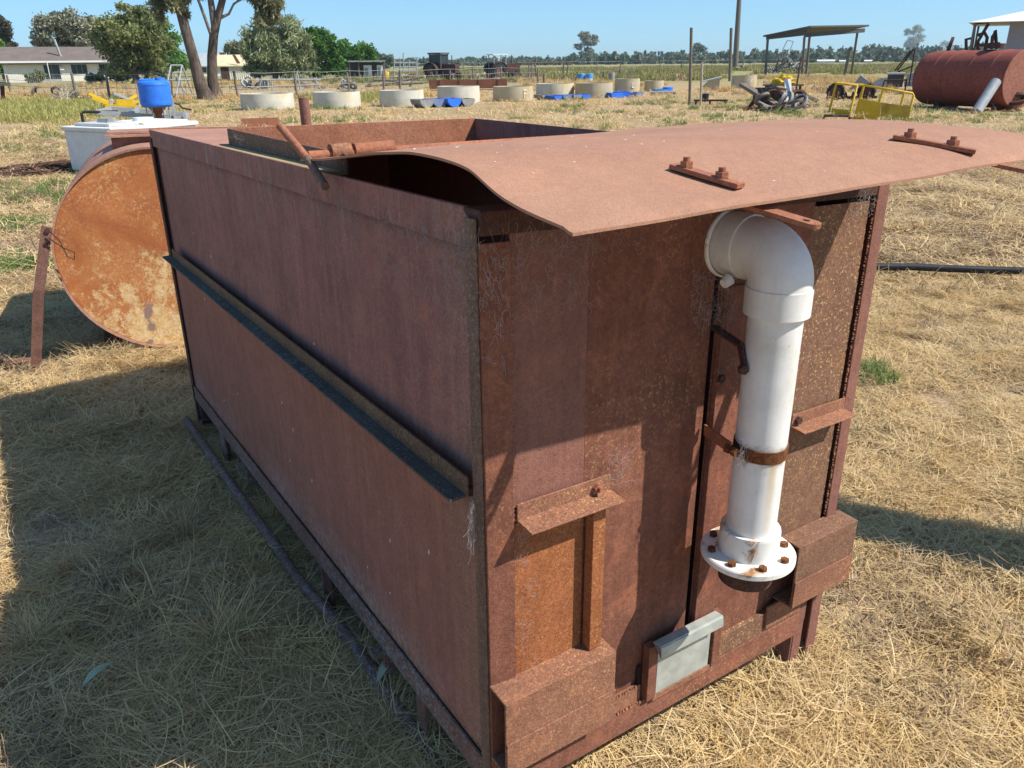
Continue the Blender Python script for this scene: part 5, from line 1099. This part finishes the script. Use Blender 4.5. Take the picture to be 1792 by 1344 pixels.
# middle distance
mid = [tuft('straw_patch', M['straw'], 120, .22, .009, .35, (.14,.2), 200+i, .5, 3) for i in range(5)]+[tuft('straw_patch', M['straw_brown'], 90, .16, .010, .35, (.3,.3), 210+i, .5, 3) for i in range(2)]
P = pts(9000, -16, 18, 6, 20); scatter('short_dry_grass', mid, P, RNG.uniform(.6,1.2,len(P)), RNG.uniform(0,6.28,len(P)), .1)
far_ = [tuft('straw_patch', M['straw'], 70, .28, .022, .8, (.3,.3), 220+i, .5, 3) for i in range(4)]+[tuft('straw_patch', M['straw_gold'], 70, .25, .022, .8, (.3,.3), 226, .5, 3)]
P = pts(7000, -45, 48, 20, 52); scatter('thin_dry_grass', far_, P, RNG.uniform(.4,.9,len(P)), RNG.uniform(0,6.28,len(P)), .1)
# green growth
gr = [tuft('green_tuft', M['grass'], 60, .12, .006, .10, (.9,.4), 240+i, 0, 4) for i in range(4)]
def greens(a, b):
    d = 0
    if b > 9 and a < -4: d = max(d, .9*(nz(a,b,.28,11) > .12))
    if 22 < b < 40 and 0 < a < 16: d = max(d, .8*(nz(a,b,.35,15) > .02))
    if b > 9 and a > 3: d = max(d, .35*(nz(a,b,.3,19) > .22))
    return d
P1 = pts(9000, -30, 30, 8, 42, greens); P2 = np.array([(lambda p: (p.x+RNG.normal(0,sx),p.y+RNG.normal(0,sy),0))(G(px,py)) for px,py,sx,sy,n in ((25,470,.22,.22,60),(20,395,.3,.25,30),(30,265,.5,.8,60),(60,240,.6,.8,50),(1530,655,.06,.04,6),(1545,668,.06,.05,3)) for _ in range(n)])
P = np.concatenate([P1,P2]); sc = np.concatenate([RNG.uniform(.8,1.9,len(P1)), RNG.uniform(.6,1.1,len(P2))]); scatter('green_grass', gr, P, sc, RNG.uniform(0,6.28,len(P)), .15)
# taller growth before and beyond the fence
tall = [tuft('tall_dry_grass', M['straw_gold'], 90, .75, .035, .6, (1.2,.25), 260+i, 0, 3) for i in range(3)]+[tuft('tall_dry_grass', M['straw_brown'], 80, .7, .04, .6, (1.2,.3), 264, 0, 3)]
P = pts(9000, -60, 60, 43, 90, lambda a,b: np.clip(.02+1.5*nz(a,b,.09,23),0,1), False); scatter('tall_dry_grass', tall, P, RNG.uniform(.3,.62,len(P)), RNG.uniform(0,6.28,len(P)), .1)
fw = [tuft('field_weed', M['field'], 60, .9, .10, 1.2, (1.1,.3), 270+i, 0, 3) for i in range(3)]+[tuft('field_weed', M['straw_brown'], 60, .8, .09, 1.2, (1.1,.3), 275, 0, 3)]
P = pts(14000, -20, 170, 75, 230, lambda a,b: np.clip(.35+1.4*nz(a,b,.05,29),0,1), False); scatter('field_weeds', fw, P, RNG.uniform(.4,.9,len(P)), RNG.uniform(0,6.28,len(P)), .1)
gl = [tuft('green_verge', M['verge'], 80, .3, .025, .7, (1.1,.3), 280+i, 0, 3) for i in range(3)]
P = np.array([(lambda p: (p.x+RNG.normal(0,1.2),p.y+RNG.normal(0,1.5),0))(G(RNG.uniform(-40,190),RNG.normal(193,8))) for _ in range(500)]+[(lambda p: (p.x,p.y,0))(G(RNG.uniform(540,700),RNG.normal(172,3))) for _ in range(160)]); scatter('green_verge', gl, P, RNG.uniform(.5,1.1,len(P)), RNG.uniform(0,6.28,len(P)), .1)
# fallen leaves
for px, py, lab, a in ((662,1210,'long pale green fallen leaf beside the tank leg',1.1),(157,1218,'pale curled fallen leaf in the shade at lower left',.7)):
    mb = MB(); K = 8; vs = []
    for k in range(K+1):
        t = k/K; w_ = .012*math.sin(math.pi*min(1,t*.92+.06)); z = .035+.02*math.sin(t*3); vs += [(t*.10,-w_,z+.005),(t*.10,0,z),(t*.10,w_,z+.005)]
    fs = [(3*k+j,3*k+j+1,3*k+4+j,3*k+3+j) for k in range(K) for j in (0,1)]
    o = mb.add(vs,fs,True).build('fallen_leaf', M['leaf_pale'], None, fix=False); p = G(px,py); o.location = (p.x,p.y,.01); o.rotation_euler = (.2,-.35,a); tag(o, lab, 'leaf', 'fallen leaves in the shade')

# ---------------------------------------------------------------- thin air haze over the whole plain
hz = bpy.data.materials.new('air_haze'); hz.use_nodes = True; hz.node_tree.nodes.clear()
pv = hz.node_tree.nodes.new('ShaderNodeVolumePrincipled'); pv.inputs['Color'].default_value = (.78,.90,1.0,1); pv.inputs['Density'].default_value = .0002; pv.inputs['Anisotropy'].default_value = .2
mo = hz.node_tree.nodes.new('ShaderNodeOutputMaterial'); hz.node_tree.links.new(pv.outputs[0], mo.inputs['Volume'])
tag(MB().box(-2500,2500,-700,2700,-1.2,40).build('haze', hz, None), kind='stuff')
